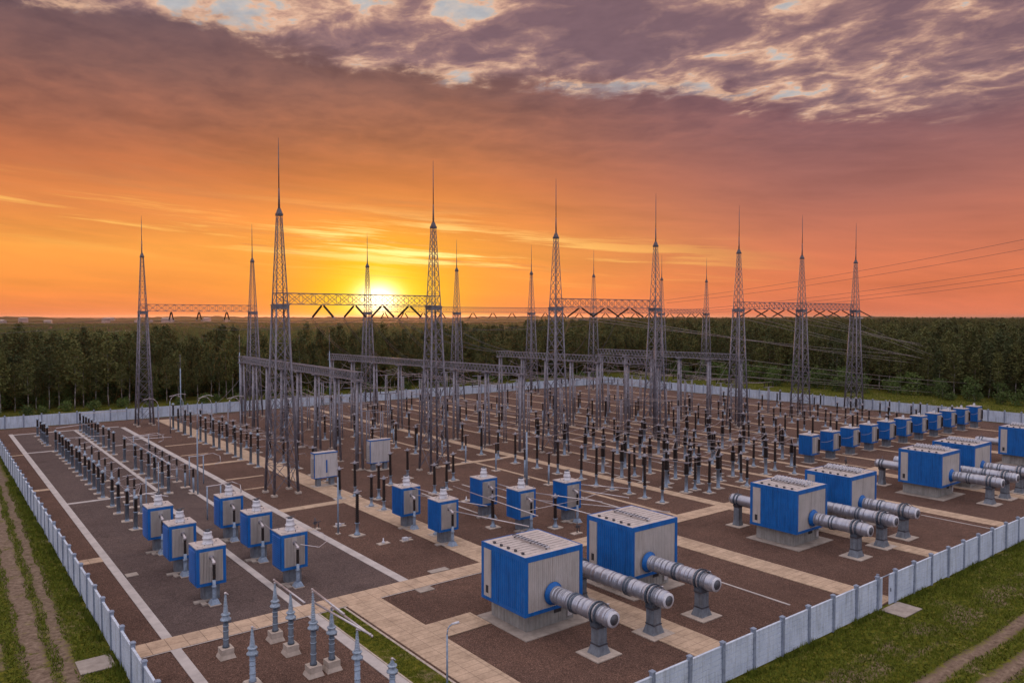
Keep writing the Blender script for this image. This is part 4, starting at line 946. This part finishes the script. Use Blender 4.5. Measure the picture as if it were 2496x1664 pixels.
# sun beam conductors dropping to the portals
fe = [e for e in STR_ENDS if abs(e[1]-YF) < 6 and e[0] < 52 and e[3] < 0]
for i, (e, t) in enumerate(zip([e for e in STR_ENDS if abs(e[1]-YF) < 6 and e[0] < 52 and e[3] > 0], [(66.2, 126, 12.6), (67.0, 118, 12.6), (67.8, 110, 12.6), (68.8, 100, 12.6)])):
    for dz in (0, .3): span((e[0], e[1], e[2]-dz), (t[0], t[1]+dz*3, t[2]), 2.0, .03, f'{["upper", "lower"][int(dz > 0)]} wire of the {nth(i+1)} pair falling from the sun beam to the portal', 'wire', 'paired conductors below the sun beam')
for i, x in enumerate((79, 84, 89)):
    for dz in (0, .3): span((x, YF+3, ZF-2.9-dz), (93.2, 110-6*i, 12.9), 1.6, .028, f'{["upper", "lower"][int(dz > 0)]} wire of the {nth(i+1)} pair falling from the middle beam', 'wire', 'paired conductors below the middle beam')
for i, x in enumerate((84, 90, 96)):
    for dz in (0, .3): span((x, YB-2.5, ZBK-2.8-dz), (92.2, 121-4*i, 12.9), 1.6, .028, f'{["upper", "lower"][int(dz > 0)]} wire of the {nth(i+1)} pair falling from the far beam to a portal', 'wire', 'paired conductors below the far beam')
# slack wires hanging below portals between columns
for nm, (A, B, zt, nc, _) in zip(('nearest', 'second', 'third', 'farthest'), PT):
    for i in range(6):
        t = .08+.16*i; x = B[0]+(A[0]-B[0])*t; y = B[1]+(A[1]-B[1])*t
        for dx in (-6, 6.3):
            span((x, y, zt-1), (x+dx, y+1.5, 4.6), .6, .022, f'{nth(i+1)} thin dropper wire {"left" if dx < 0 else "right"} of the {nm} portal', 'wire_light', 'dropper wires below the portals')
        if i < 5: x2 = B[0]+(A[0]-B[0])*(t+.16); y2 = B[1]+(A[1]-B[1])*(t+.16); span((x-1.2, y, zt-1.6), (x2-1.2, y2, zt-1.6), .8, .025, f'{nth(i+1)} slack wire looping beneath the {nm} portal beam', 'wire_light', 'slack wires beneath the portal beams')
for i, (e, xb) in enumerate(zip([e for e in STR_ENDS if abs(e[1]-YF) < 6 and 70 < e[0] < 100 and e[3] > 0], (82, 92, 106))):
    span((e[0], e[1], e[2]), (xb, YB-2.2, ZBK-2.9), 2.2, .028, f'{nth(i+1)} long sagging wire between the middle front beam and the far beam', 'wire')
span((28, 152.5, 19.6), (-60, 230, 17), 2.0, .03, 'dark wire leaving the far left tower over the forest', 'wire')
span((37.2, YB+2, 19.4), (-60, 245, 15), 2.0, .03, 'second dark wire leaving the far left beam over the forest', 'wire')
for i, e in enumerate([e for e in STR_ENDS if abs(e[1]-YF) < 6 and e[0] < 52 and e[3] > 0][:3]):
    span((e[0], e[1], e[2]), (37.2+5*i, YB-2.3, 19.3), 1.6, .025, f'{nth(i+1)} long wire between the sun beam and the isolated far beam', 'wire')

# ------------------------------------------------------------------ trees
def crown_mesh(name, h0, h1, rmax, nclump, seed, mat, leafs=9, ls=.42, shape='birch'):
    r = np.random.default_rng(seed)
    cs = []
    while len(cs) < nclump:
        t = r.random(); z = h0+(h1-h0)*t
        if shape == 'birch': rad = rmax*(math.sin(PI*min(1, t*.85+.12))**.8)*(1-.35*t)
        elif shape == 'spruce': rad = rmax*(1-t)**.8+.15
        else: rad = rmax*math.sqrt(max(0, 1-(2*t-1)**2))**.7*(1-.1*t)
        a = r.random()*2*PI; q = rad*math.sqrt(r.random())*(1+.25*math.sin(3*a+seed)+.2*math.sin(7*t*PI+a*2))
        cs.append((q*math.cos(a), q*math.sin(a), z))
    cs = np.array(cs); n = nclump*leafs
    c = np.repeat(cs, leafs, 0)+r.normal(0, .38, (n, 3))*np.array([1, 1, .8])
    u = r.normal(0, 1, (n, 3)); u /= np.linalg.norm(u, axis=1)[:, None]
    w = np.cross(u, r.normal(0, 1, (n, 3))); w /= np.linalg.norm(w, axis=1)[:, None]
    s = (ls*r.uniform(.5, 1.2, (n, 1)))
    v = np.empty((n, 3, 3)); v[:, 0] = c-u*s*.5; v[:, 1] = c+u*s*.5; v[:, 2] = c+w*s*.8
    me = bpy.data.meshes.new(name); me.vertices.add(n*3); me.vertices.foreach_set('co', v.ravel())
    me.loops.add(n*3); me.loops.foreach_set('vertex_index', np.arange(n*3, dtype=np.int32))
    me.polygons.add(n); me.polygons.foreach_set('loop_start', np.arange(0, n*3, 3, dtype=np.int32)); me.polygons.foreach_set('loop_total', np.full(n, 3, dtype=np.int32))
    me.update(); me.validate(); me.materials.append(M[mat]); return me
def trunk_mesh(h, r0, seed, mat='bark', limbs=9, lo=.35):
    q = random.Random(seed); b = MB(); pts = []; x = y = 0
    for k in range(7):
        pts.append((x, y, h*k/6)); x += q.uniform(-.18, .18); y += q.uniform(-.18, .18)
    for k in range(6): b.rod(pts[k], pts[k+1], r0*(1-k/6.8), r0*(1-(k+1)/6.8), 6)
    for k in range(limbs):
        t = q.uniform(lo, .9); i = int(t*6); p = Vector(pts[i]).lerp(Vector(pts[min(6, i+1)]), t*6-i); a = q.uniform(0, 2*PI); L = q.uniform(.8, 2.0)
        b.rod(p, p+Vector((math.cos(a)*L, math.sin(a)*L, L*.8)), r0*.28, r0*.08, 4)
    return b.mesh('trunk', mat)
TREE_V = []
for s in range(6):
    h = [15.5, 14.2, 16.5, 13.2, 15.0, 17.2][s]; sp = ['birch', 'birch', 'birch', 'birch', 'spruce', 'birch'][s]
    TREE_V.append((crown_mesh('crown', h*[.32, .36, .42, .3, .16, .4][s], h, [2.3, 2.0, 2.1, 2.4, 1.9, 1.9][s], 165, 11+s, ['leaf', 'leaf', 'leaf', 'leaf', 'leaf_dark', 'leaf'][s], 9, .5, sp), trunk_mesh(h*.93, .15, s), h))
CROWN_OBJ = []
def tree(x, y, v, sc, label, name='birch_tree', cat='tree', group='trees along the forest edge'):
    root = empty(name, (x, y, GZ), random.uniform(0, 2*PI)); root.scale = (sc*random.uniform(.88, 1.12), sc*random.uniform(.88, 1.12), sc); tag(root, label, cat, group)
    o = bpy.data.objects.new('crown', TREE_V[v][0]); COL.objects.link(o); o.parent = root
    o2 = bpy.data.objects.new('trunk', TREE_V[v][1]); COL.objects.link(o2); o2.parent = root
    return o
xs = []; x = -2.0
while x < 192: xs.append(x); x += random.uniform(1.7, 3.1)
kinds = ['slender pale-trunked birch', 'loose-crowned birch', 'tall narrow birch', 'round-crowned birch', 'dark pointed spruce', 'tallest thin birch']
for i, x in enumerate(xs):
    v = random.choice([0, 1, 2, 3, 0, 1, 2, 3, 5, 4]) if i > 5 else i
    front = 1 if i % 4 == 0 else 0
    o = tree(x, 189.5-front*2.5+random.uniform(-.8, 1.8), v, random.choice([random.uniform(.6, .85), random.uniform(.8, 1.05)])*(0.84 if front else 1), f'{kinds[v]}, {nth(i+1)} from the left along the back forest edge', 'spruce_tree' if v == 4 else 'birch_tree')
    if i < 6: CROWN_OBJ.append(o)
ys = []; y = 186
while y > 20: ys.append(y); y -= random.uniform(2.4, 4.2)
for i, y in enumerate(ys):
    v = random.choice([0, 1, 3, 3, 1, 4]); tree(205+random.uniform(-2, 3), y, v, random.uniform(.75, 1.0), f'{kinds[v]}, {nth(i+1)} along the right forest edge from the back corner', 'spruce_tree' if v == 4 else 'birch_tree', group='trees along the right forest edge')
# bushes at the right edge of the forest and along the back fence
BUSH_V = [(crown_mesh('foliage', .2, h, r_, 70, 40+i, 'bush', 9, .42, 'bush'), trunk_mesh(h*.7, .06, 30+i, 'bark', 6, .1)) for i, (h, r_) in enumerate([(4.5, 2.0), (3.2, 1.7), (6.0, 2.3), (2.2, 1.4)])]
def bush(x, y, v, sc, label, group):
    root = empty('bush', (x, y, GZ), random.uniform(0, 6.28)); root.scale = (sc, sc, sc*random.uniform(.85, 1.1)); tag(root, label, 'bush', group)
    for nm, me in zip(('foliage', 'stems'), BUSH_V[v]):
        o = bpy.data.objects.new(nm, me); COL.objects.link(o); o.parent = root
        if nm == 'foliage' and v == 2 and len(CROWN_OBJ) == 6: CROWN_OBJ.append(o)
y = 168.; i = 0
while y > 30:
    v = random.choice([0, 1, 2, 0, 2, 3]); i += 1
    bush(random.uniform(194, 202.5), y, v, random.uniform(.8, 1.25), f'green bush, {nth(i)} from the back corner along the right forest foot', 'bushes along the right forest foot'); y -= random.uniform(1.9, 3.6)
for i in range(36):
    x = 6+i*5.0+random.uniform(-2, 2); bush(x, 184.0+random.uniform(-2.5, 2), 3, random.uniform(.5, .95), f'low shrub, {nth(i+1)} from left at the foot of the birches', 'low shrubs before the birch forest')

# forest mass behind the edge trees: one uncountable wood, tree instances on scattered points
pts = []; scl = []; idx = []
def vis(x, y):
    a = math.atan2(x, y)-YAW; return abs(a) < R(40)
def scatter(d0, d1, step, smul):
    n = int(2*d1/step)
    for i in range(n):
        for j in range(n):
            x = -d1+i*step+random.uniform(-.5, .5)*step; y = -d1+j*step+random.uniform(-.5, .5)*step
            d = math.hypot(x, y)
            if not (d0 <= d < d1) or not vis(x, y): continue
            if not (y > 192 or (x > 207.5)): continue
            a = math.degrees(math.atan2(x, y)-YAW)   # degrees right of the view axis
            lim = 232 if a < -12 else 232+(a+12)*9 if a < 0 else 340+a*130 if a < 10 else 1650
            lim *= 1+.04*math.sin(a*1.7)+.04*math.sin(a*.6+2)
            if d > lim: continue
            if d < 420 and random.random() < .04: continue
            pts.append((x, y, GZ)); scl.append(smul*random.choice([random.uniform(.5, .8), random.uniform(.72, .95), random.uniform(.85, 1.08)])); idx.append(random.choice([0, 1, 2, 3, 3, 1, 4, 5]))
            if d < 330 and random.random() < .6: pts.append((x+1.5, y+1.2, GZ)); scl.append(random.uniform(.6, 1.2)); idx.append(6)
scatter(150, 330, 2.7, 1.0); scatter(330, 650, 4.3, 1.0); scatter(650, 1700, 8.0, 1.05)
for _ in range(30000):
    a = R(random.uniform(-38, 12)); d = 230*math.exp(random.random()*2.35)
    if math.sin(d*.021+a*9)+math.sin(a*31+d*.006) < -.5 and random.random() < .7: continue
    x = d*math.sin(a+YAW); y = d*math.cos(a+YAW)
    if y > 195: pts.append((x, y, GZ)); scl.append(random.uniform(.35, .95)); idx.append(6)
me = bpy.data.meshes.new('forest'); me.vertices.add(len(pts)); me.vertices.foreach_set('co', np.array(pts, dtype=np.float32).ravel())
at = me.attributes.new('s', 'FLOAT', 'POINT'); at.data.foreach_set('value', np.array(scl, dtype=np.float32))
at = me.attributes.new('k', 'INT', 'POINT'); at.data.foreach_set('value', np.array(idx, dtype=np.int32)); print('forest trees', len(pts))
forest = bpy.data.objects.new('forest', me); COL.objects.link(forest); tag(forest, kind='stuff', label='dense dark green mixed forest behind the substation', cat='forest')
ng = bpy.data.node_groups.new('forest_scatter', 'GeometryNodeTree')
ng.interface.new_socket('Geometry', in_out='INPUT', socket_type='NodeSocketGeometry'); ng.interface.new_socket('Geometry', in_out='OUTPUT', socket_type='NodeSocketGeometry')
gi = ng.nodes.new('NodeGroupInput'); go = ng.nodes.new('NodeGroupOutput'); iop = ng.nodes.new('GeometryNodeInstanceOnPoints')
gti = ng.nodes.new('GeometryNodeGeometryToInstance')
for c in reversed(CROWN_OBJ):
    oi = ng.nodes.new('GeometryNodeObjectInfo'); oi.inputs['Object'].default_value = c; oi.transform_space = 'ORIGINAL'; ng.links.new(oi.outputs['Geometry'], gti.inputs[0])
ng.links.new(gi.outputs[0], iop.inputs['Points']); ng.links.new(gti.outputs[0], iop.inputs['Instance']); iop.inputs['Pick Instance'].default_value = True
ak = ng.nodes.new('GeometryNodeInputNamedAttribute'); ak.data_type = 'INT'; ak.inputs['Name'].default_value = 'k'; ng.links.new(ak.outputs['Attribute'], iop.inputs['Instance Index'])
as_ = ng.nodes.new('GeometryNodeInputNamedAttribute'); as_.data_type = 'FLOAT'; as_.inputs['Name'].default_value = 's'
cb = ng.nodes.new('ShaderNodeCombineXYZ')
for k in range(3): ng.links.new(as_.outputs['Attribute'], cb.inputs[k])
ng.links.new(cb.outputs[0], iop.inputs['Scale'])
rv = ng.nodes.new('FunctionNodeRandomValue'); rv.data_type = 'FLOAT_VECTOR'; rv.inputs[0].default_value = (0, 0, 0); rv.inputs[1].default_value = (0, 0, 6.28)
ng.links.new(rv.outputs[0], iop.inputs['Rotation']); ng.links.new(iop.outputs[0], go.inputs[0])
forest.modifiers.new('scatter', 'NODES').node_group = ng


# grass tufts (uncountable)
def grass_mesh(name, areas, dens, seed, lo=.06, hi=.22):
    r = np.random.default_rng(seed); P_ = []
    for x0, x1, y0, y1, f in areas:
        n = int((x1-x0)*(y1-y0)*dens); p = np.stack([r.uniform(x0, x1, n), r.uniform(y0, y1, n)], 1); 
        if f: p = p[f(p[:, 0], p[:, 1])]
        P_.append(p)
    p = np.concatenate(P_); n = len(p); h = r.uniform(lo, hi, n)*(.6+.6*(np.sin(p[:, 0]*1.3)*np.sin(p[:, 1]*.9)+1)*.5)
    a = r.uniform(0, 6.28, n); w = r.uniform(.02, .05, n); lean = r.normal(0, .08, (n, 2))
    v = np.zeros((n, 3, 3)); v[:, 0, 0] = p[:, 0]-np.cos(a)*w; v[:, 0, 1] = p[:, 1]-np.sin(a)*w; v[:, 1, 0] = p[:, 0]+np.cos(a)*w; v[:, 1, 1] = p[:, 1]+np.sin(a)*w
    v[:, 2, :2] = p+lean; v[:, 2, 2] = h; v[:, :2, 2] = GZ
    me = bpy.data.meshes.new(name); me.vertices.add(n*3); me.vertices.foreach_set('co', v.ravel()); me.loops.add(n*3); me.loops.foreach_set('vertex_index', np.arange(n*3, dtype=np.int32))
    me.polygons.add(n); me.polygons.foreach_set('loop_start', np.arange(0, n*3, 3, dtype=np.int32)); me.polygons.foreach_set('loop_total', np.full(n, 3, dtype=np.int32)); me.update(); me.validate(); me.materials.append(M['blade'])
    o = bpy.data.objects.new(name, me); COL.objects.link(o); return o
def lf(x, y):
    xx = x-(y-50)*.018; s = .35*np.sin(y*.7)+.2*np.sin(y*2.1+x)
    return (np.abs(xx+s*.3-4.95) > .5) & (np.abs(xx+s*.3-6.35) > .3) & (np.abs(xx-2.6) > .8) & ~((x > 6.6) & (y > 47.8) & (y < 50))
def rf(x, y): 
    s = .1*np.sin(x*.5); return (np.abs(y+s-16.4) > .5) & (np.abs(y+s-18.5) > .45) & ~((x > 51.2) & (x < 53.9) & (y > 23.4))
o = grass_mesh('grass', [(2, 8.5, 40, 110, lf), (34, 80, 12, 25.0, rf)], 90, 3); tag(o, 'short rough green grass outside the fences', 'grass', kind='stuff')
o = grass_mesh('grass', [(8.25, 8.72, 40, 140, lambda x, y: np.sin(y*2.3)+np.sin(y*.7) > -.4), (34, 51.2, 24.75, 25.22, lambda x, y: np.sin(x*2.1)+np.sin(x*.8) > -.3), (54, 110, 24.7, 25.2, lambda x, y: np.sin(x*1.9)+np.sin(x*.6) > -.3)], 130, 9, .15, .42); tag(o, 'taller weeds growing against the foot of the near fences', 'grass', kind='stuff')
o = grass_mesh('grass', [(20.95, 22.5, 26, 47.8, None)], 260, 4, .08, .18); tag(o, 'trimmed green grass strip between kerbs in the foreground', 'grass', kind='stuff')
o = grass_mesh('grass', [(9, 160, 162.5, 186, None), (161.5, 200, 60, 186, None)], 5, 5, .15, .6); tag(o, 'rough meadow grass between the far fences and forest', 'grass', kind='stuff')

# ------------------------------------------------------------------ far town on the horizon
HM = []
for w, d, h in ((14, 10, 9), (30, 12, 14), (20, 16, 7)):
    bw = MB().box(-w/2, w/2, -d/2, d/2, 0, h).mesh('wall', 'housewall')
    b = MB(); b.add([(-w/2-.5, -d/2-.5, h), (w/2+.5, -d/2-.5, h), (w/2+.5, d/2+.5, h), (-w/2-.5, d/2+.5, h), (-w/2, 0, h+3), (w/2, 0, h+3)], [(0,1,5,4),(2,3,4,5),(0,4,3),(1,2,5),(0,3,2,1)]); HM.append((bw, b.mesh('roof', 'concrete2')))
for i in range(18):
    a = YAW+R(random.choice([random.uniform(-34, -24), random.uniform(-34, -10), random.uniform(14, 33)])); d = random.uniform(2300, 3600)
    root = empty('far_house', (d*math.sin(a), d*math.cos(a), 0), random.uniform(0, 3)); tag(root, 'tiny pale building in the distant town on the horizon', 'house', 'distant houses on the horizon')
    for nm, me in zip(('wall', 'roof'), HM[i % 3]):
        o = bpy.data.objects.new(nm, me); COL.objects.link(o); o.parent = root
# distant woods: low ragged tree belts far away
def belt(d, a0, a1, hgt, name):
    b = MB(); n = 260; prev = None
    for k in range(n+1):
        a = YAW+R(a0+(a1-a0)*k/n); dd = d*(1+.03*math.sin(k*.21)); h = hgt*(.55+.35*random.random()+.3*math.sin(k*.13)*math.sin(k*.037)); 
        p = (dd*math.sin(a), dd*math.cos(a)); q = ((dd+120)*math.sin(a), (dd+120)*math.cos(a)); cur = [(p[0], p[1], 0), (p[0], p[1], h*.8), ((p[0]+q[0])/2, (p[1]+q[1])/2, h), (q[0], q[1], 0)]
        if prev: b.add(prev+cur, [(0,4,5,1),(1,5,6,2),(2,6,7,3)])
        prev = cur
    o = b.build(name, 'leaf_dark'); tag(o, kind='structure'); return o
belt(2100, -40, 40, 7, 'distant_woods'); belt(3300, -40, 40, 11, 'distant_woods'); belt(5200, -40, 40, 24, 'distant_hills'); belt(1500, 5, 40, 8, 'distant_woods')
belt(950, -40, -24, 4, 'distant_woods')
# ------------------------------------------------------------------ world: procedural sunset sky
W = bpy.data.worlds.new('World'); SC.world = W; W.use_nodes = True
nt = W.node_tree; nt.nodes.clear()
class S:
    def __init__(s, k): s.k = k
def _sock(v, n, i):
    if isinstance(v, S): nt.links.new(v.k, n.inputs[i])
    elif v is not None: n.inputs[i].default_value = v
def mth(op, a, b=None, c=None, clamp=False):
    n = nt.nodes.new('ShaderNodeMath'); n.operation = op; n.use_clamp = clamp
    _sock(a, n, 0); _sock(b, n, 1); _sock(c, n, 2); return S(n.outputs[0])
for nm, op in (('__add__', 'ADD'), ('__sub__', 'SUBTRACT'), ('__mul__', 'MULTIPLY'), ('__truediv__', 'DIVIDE')):
    setattr(S, nm, (lambda op: lambda s, o: mth(op, s, o))(op))
S.__radd__ = lambda s, o: mth('ADD', o, s); S.__rmul__ = lambda s, o: mth('MULTIPLY', o, s); S.__rsub__ = lambda s, o: mth('SUBTRACT', o, s)
def sstep(x, a, b):
    n = nt.nodes.new('ShaderNodeMapRange'); n.interpolation_type = 'SMOOTHSTEP'; _sock(x, n, 0)
    n.inputs[1].default_value = a; n.inputs[2].default_value = b; return S(n.outputs[0])
def gauss(x, w): t = x*(1/w); return mth('POWER', 2.71828, 0-(t*t))
def cxyz(a, b, c):
    n = nt.nodes.new('ShaderNodeCombineXYZ'); _sock(a, n, 0); _sock(b, n, 1); _sock(c, n, 2); return S(n.outputs[0])
def nz(v, scale, detail=5, rough=.55, dist=0):
    n = nt.nodes.new('ShaderNodeTexNoise'); _sock(v, n, 'Vector'); n.inputs['Scale'].default_value = scale; n.inputs['Detail'].default_value = detail; n.inputs['Roughness'].default_value = rough; n.inputs['Distortion'].default_value = dist
    return S(n.outputs['Fac'])
def crmp(x, stops, x0, x1):
    n = nt.nodes.new('ShaderNodeMapRange'); _sock(x, n, 0); n.inputs[1].default_value = x0; n.inputs[2].default_value = x1
    r = nt.nodes.new('ShaderNodeValToRGB'); e = r.color_ramp.elements
    while len(e) < len(stops): e.new(.5)
    for i, (p, c) in enumerate(stops): e[i].position = (p-x0)/(x1-x0); e[i].color = (*c, 1)
    nt.links.new(n.outputs[0], r.inputs[0]); return S(r.outputs[0])
def mixc(f, a, b, mode='MIX'):
    n = nt.nodes.new('ShaderNodeMixRGB'); n.blend_type = mode; _sock(f, n, 0)
    for i, v in ((1, a), (2, b)):
        if isinstance(v, S): nt.links.new(v.k, n.inputs[i])
        else: n.inputs[i].default_value = (*v, 1)
    return S(n.outputs[0])
tc = nt.nodes.new('ShaderNodeTexCoord'); sp = nt.nodes.new('ShaderNodeSeparateXYZ'); nt.links.new(tc.outputs['Generated'], sp.inputs[0])
dx, dy, dz = S(sp.outputs[0]), S(sp.outputs[1]), S(sp.outputs[2])
sy_, cy_ = math.sin(YAW), math.cos(YAW)
fwd = dx*sy_+dy*cy_; rgt = dx*cy_-dy*sy_
az = mth('ARCTAN2', rgt, fwd); el = mth('ARCSINE', dz)
A0, E0 = -.173, .021            # the sun's direction
# broad colours by elevation, on the left and on the right of the view
gl = crmp(el, [(-.02, (.62, .17, .07)), (.0, (.80, .21, .075)), (.035, (.92, .29, .06)), (.08, (.93, .35, .065)), (.125, (.84, .27, .07)), (.17, (.58, .175, .065)), (.22, (.36, .13, .078)), (.28, (.22, .104, .092)), (.34, (.155, .092, .105)), (.42, (.135, .09, .115))], -.02, .45)
gr = crmp(el, [(-.02, (.60, .17, .10)), (.0, (.74, .19, .10)), (.04, (.72, .19, .085)), (.09, (.58, .175, .10)), (.15, (.40, .145, .115)), (.21, (.29, .125, .125)), (.28, (.215, .11, .135)), (.36, (.18, .11, .15)), (.42, (.17, .11, .155))], -.02, .45)
base = mixc(sstep(az, -.12, .42), gl, gr)
# soft veils in the base
tilt = el+az*.085
nveil = nz(cxyz(az*2.2, tilt*17, .3), 1.6, 5, .6, .3)
base = mixc(.85, base, crmp(nveil, [(.3, (.80, .80, .83)), (.5, (1, 1, 1)), (.7, (1.17, 1.14, 1.08))], .3, .7), 'MULTIPLY')
# sun glow
ds = mth('SQRT', (az-A0)*(az-A0)*.62+(el-E0)*(el-E0))
low = 1-sstep(el, .09, .15)
base = mixc(gauss(ds, .17)*.42, base, (1.0, .36, .035))
base = mixc(gauss(ds, .078)*(.25+.75*low)*.97, base, (1.0, .50, .004))
base = mixc(gauss(ds, .052)*.9, base, (1.05, .72, .006))
# streaky thin clouds in the glowing band
wob = nz(cxyz(az*3, el*8, 2.), 2.0, 3, .5)
t2 = el+az*.062+(wob-.5)*.010
st = nz(cxyz(az*2.6+4, t2*66, .7), 1.15, 7, .66, .12)
band = gauss(t2-.083, .028)*(1-sstep(az, .05, .42))
bright = sstep(st, .49, .62)*band
base = mixc(bright*.6, base, (1.15, .66, .15))
base = mixc(bright*gauss(az+.12, .15)*.7, base, (1.6, 1.25, .45))
st2 = nz(cxyz(az*3.3+11, (el+az*.075)*70, 4.7), 1.0, 5, .6, .3)
dark = sstep(st2, .56, .66)*gauss(t2-.058, .026)*(1-sstep(az, -.05, .2))
base = mixc(dark*.75, base, (.66, .23, .09))
st3 = nz(cxyz(az*2.2+7, (el+az*.08)*34, 9.1), 1.3, 6, .6, .5)
base = mixc(sstep(st3, .5, .72)*gauss(el+az*.06-.145, .045)*(1-sstep(az, -.1, .3))*.45, base, (.52, .20, .09))
# sun disc and its white core
base = mixc(gauss(ds, .030)*.95, base, (1.35, .98, .10))
base = mixc(gauss(ds, .0165), base, (4.0, 3.3, 2.0))
# high broken altocumulus, laid out on a flat cloud plane so it foreshortens
inv = 1/(mth('MAXIMUM', dz, .02)+.06) if False else mth('DIVIDE', 1.0, mth('MAXIMUM', dz, .02)+.06)
qx, qy = rgt*inv, fwd*inv
pl = cxyz(qx+.22*qy, qy*.92, .5)
w1 = nz(pl, .9, 4, .6); big = nz(pl, 1.6, 3, .5, .2); med = nz(pl, 6.0, 6, .58, .3); fin = nz(pl, 15., 5, .62, .25)
edge = .300-az*.125-az*az*.10+(w1-.5)*.13+(med-.5)*.06
above = sstep(el-edge, -.012, .022)
mid = sstep(el, .15, .27)
base = mixc(mid*.8, base, crmp(med*.6+nz(cxyz(az*3, (el+az*.1)*14, 1.), 1.7, 5, .6, .3)*.4, [(.36, (1.30, 1.22, 1.12)), (.5, (1., 1., 1.)), (.62, (.74, .76, .84))], .36, .62), 'MULTIPLY')
dens = big*.22+med*.74+fin*.20
dens = dens+gauss(az-.08, .15)*gauss(el-.365, .05)*.20-gauss(az+.05, .07)*gauss(el-.375, .022)*.22-gauss(az-.13, .10)*gauss(el-.288+az*.06, .014)*.26
dens = dens+gauss(az+.22, .12)*gauss(el-.335, .02)*.08-gauss(az+.36, .1)*gauss(el-.36, .02)*.12+gauss(az-.6, .16)*gauss(el-.19, .05)*.12-gauss(az-.42, .14)*gauss(el-.31, .05)*.03+.012+gauss(az-.5, .22)*.035+gauss(az+.5, .2)*.03
cc = crmp(dens, [(.43, (.47, .47, .49)), (.49, (.56, .50, .47)), (.53, (.76, .47, .33)), (.575, (.52, .305, .24)), (.63, (.31, .18, .18)), (.72, (.205, .122, .145))], .42, .74)
cc = mixc(.7, cc, crmp(fin, [(.3, (.85, .85, .88)), (.7, (1.12, 1.1, 1.08))], .3, .7), 'MULTIPLY')
# warmth of the cloud edges fades to the right
base = mixc(above*(1-sstep(az, .34, .62)*(1-sstep(el, .20, .27))), base, cc)
rim = gauss(el-edge-.004, .007)*sstep(fin, .45, .62)*(1-sstep(dens, .56, .66))
base = mixc(rim*.6, base, (.85, .52, .34))
# dome outside the pictured part: deep zenith and the cool sky opposite the sunset
cool = crmp(el, [(-.02, (.50, .46, .54)), (.15, (.66, .64, .78)), (.5, (.95, .92, 1.12)), (1.5, (1.36, 1.16, 1.08))], -.02, 1.5)
back = sstep(mth('ABSOLUTE', az), .85, 1.7); zen = sstep(el, .47, .85)
cover = mth('MAXIMUM', back, zen)
fullc = mixc(cover, base, cool)
sky = nt.nodes.new('ShaderNodeTexSky'); sky.sky_type = 'NISHITA'; sky.sun_disc = False; sky.sun_elevation = R(1.6); sky.sun_rotation = YAW+A0
bg = nt.nodes.new('ShaderNodeBackground'); nt.links.new(fullc.k, bg.inputs[0]); bg.inputs[1].default_value = 1.0
bg2 = nt.nodes.new('ShaderNodeBackground'); clear = mixc(mth('MAXIMUM', cover, 0.06), (0, 0, 0), S(sky.outputs[0])); nt.links.new(clear.k, bg2.inputs[0]); bg2.inputs[1].default_value = .05
ad = nt.nodes.new('ShaderNodeAddShader'); nt.links.new(bg.outputs[0], ad.inputs[0]); nt.links.new(bg2.outputs[0], ad.inputs[1])
out = nt.nodes.new('ShaderNodeOutputWorld'); nt.links.new(ad.outputs[0], out.inputs['Surface'])

sun_d = bpy.data.lights.new('sun', 'SUN'); sun_d.energy = 1.6; sun_d.angle = R(1.0); sun_d.color = (1, .48, .20)
sun = bpy.data.objects.new('sun', sun_d); COL.objects.link(sun)
sa = YAW+A0; sd = Vector((math.sin(sa)*math.cos(R(1.6)), math.cos(sa)*math.cos(R(1.6)), math.sin(R(1.6))))
sun.rotation_euler = (-sd).to_track_quat('-Z', 'Y').to_euler()
SC.view_settings.view_transform = 'Standard'; SC.view_settings.look = 'None'; SC.view_settings.exposure = 0; SC.view_settings.gamma = 1
SC.cycles.max_bounces = 6; SC.cycles.transparent_max_bounces = 4

# ------------------------------------------------------------------ evening haze: one closed box round camera and scene
hz = MB().box(-42000, 42000, -42000, 42000, -1.1, 60).build('haze', 'face'); tag(hz, 'thin warm evening haze over the fields', 'haze', kind='stuff')
mh = bpy.data.materials.new('evening_haze'); mh.use_nodes = True; mh.node_tree.nodes.clear()
pv = mh.node_tree.nodes.new('ShaderNodeVolumePrincipled'); mo = mh.node_tree.nodes.new('ShaderNodeOutputMaterial'); mh.node_tree.links.new(pv.outputs[0], mo.inputs['Volume'])
pv.inputs['Color'].default_value = (.95, .66, .55, 1); pv.inputs['Density'].default_value = 3.6e-5; pv.inputs['Anisotropy'].default_value = .65
hz.data.materials.clear(); hz.data.materials.append(mh)
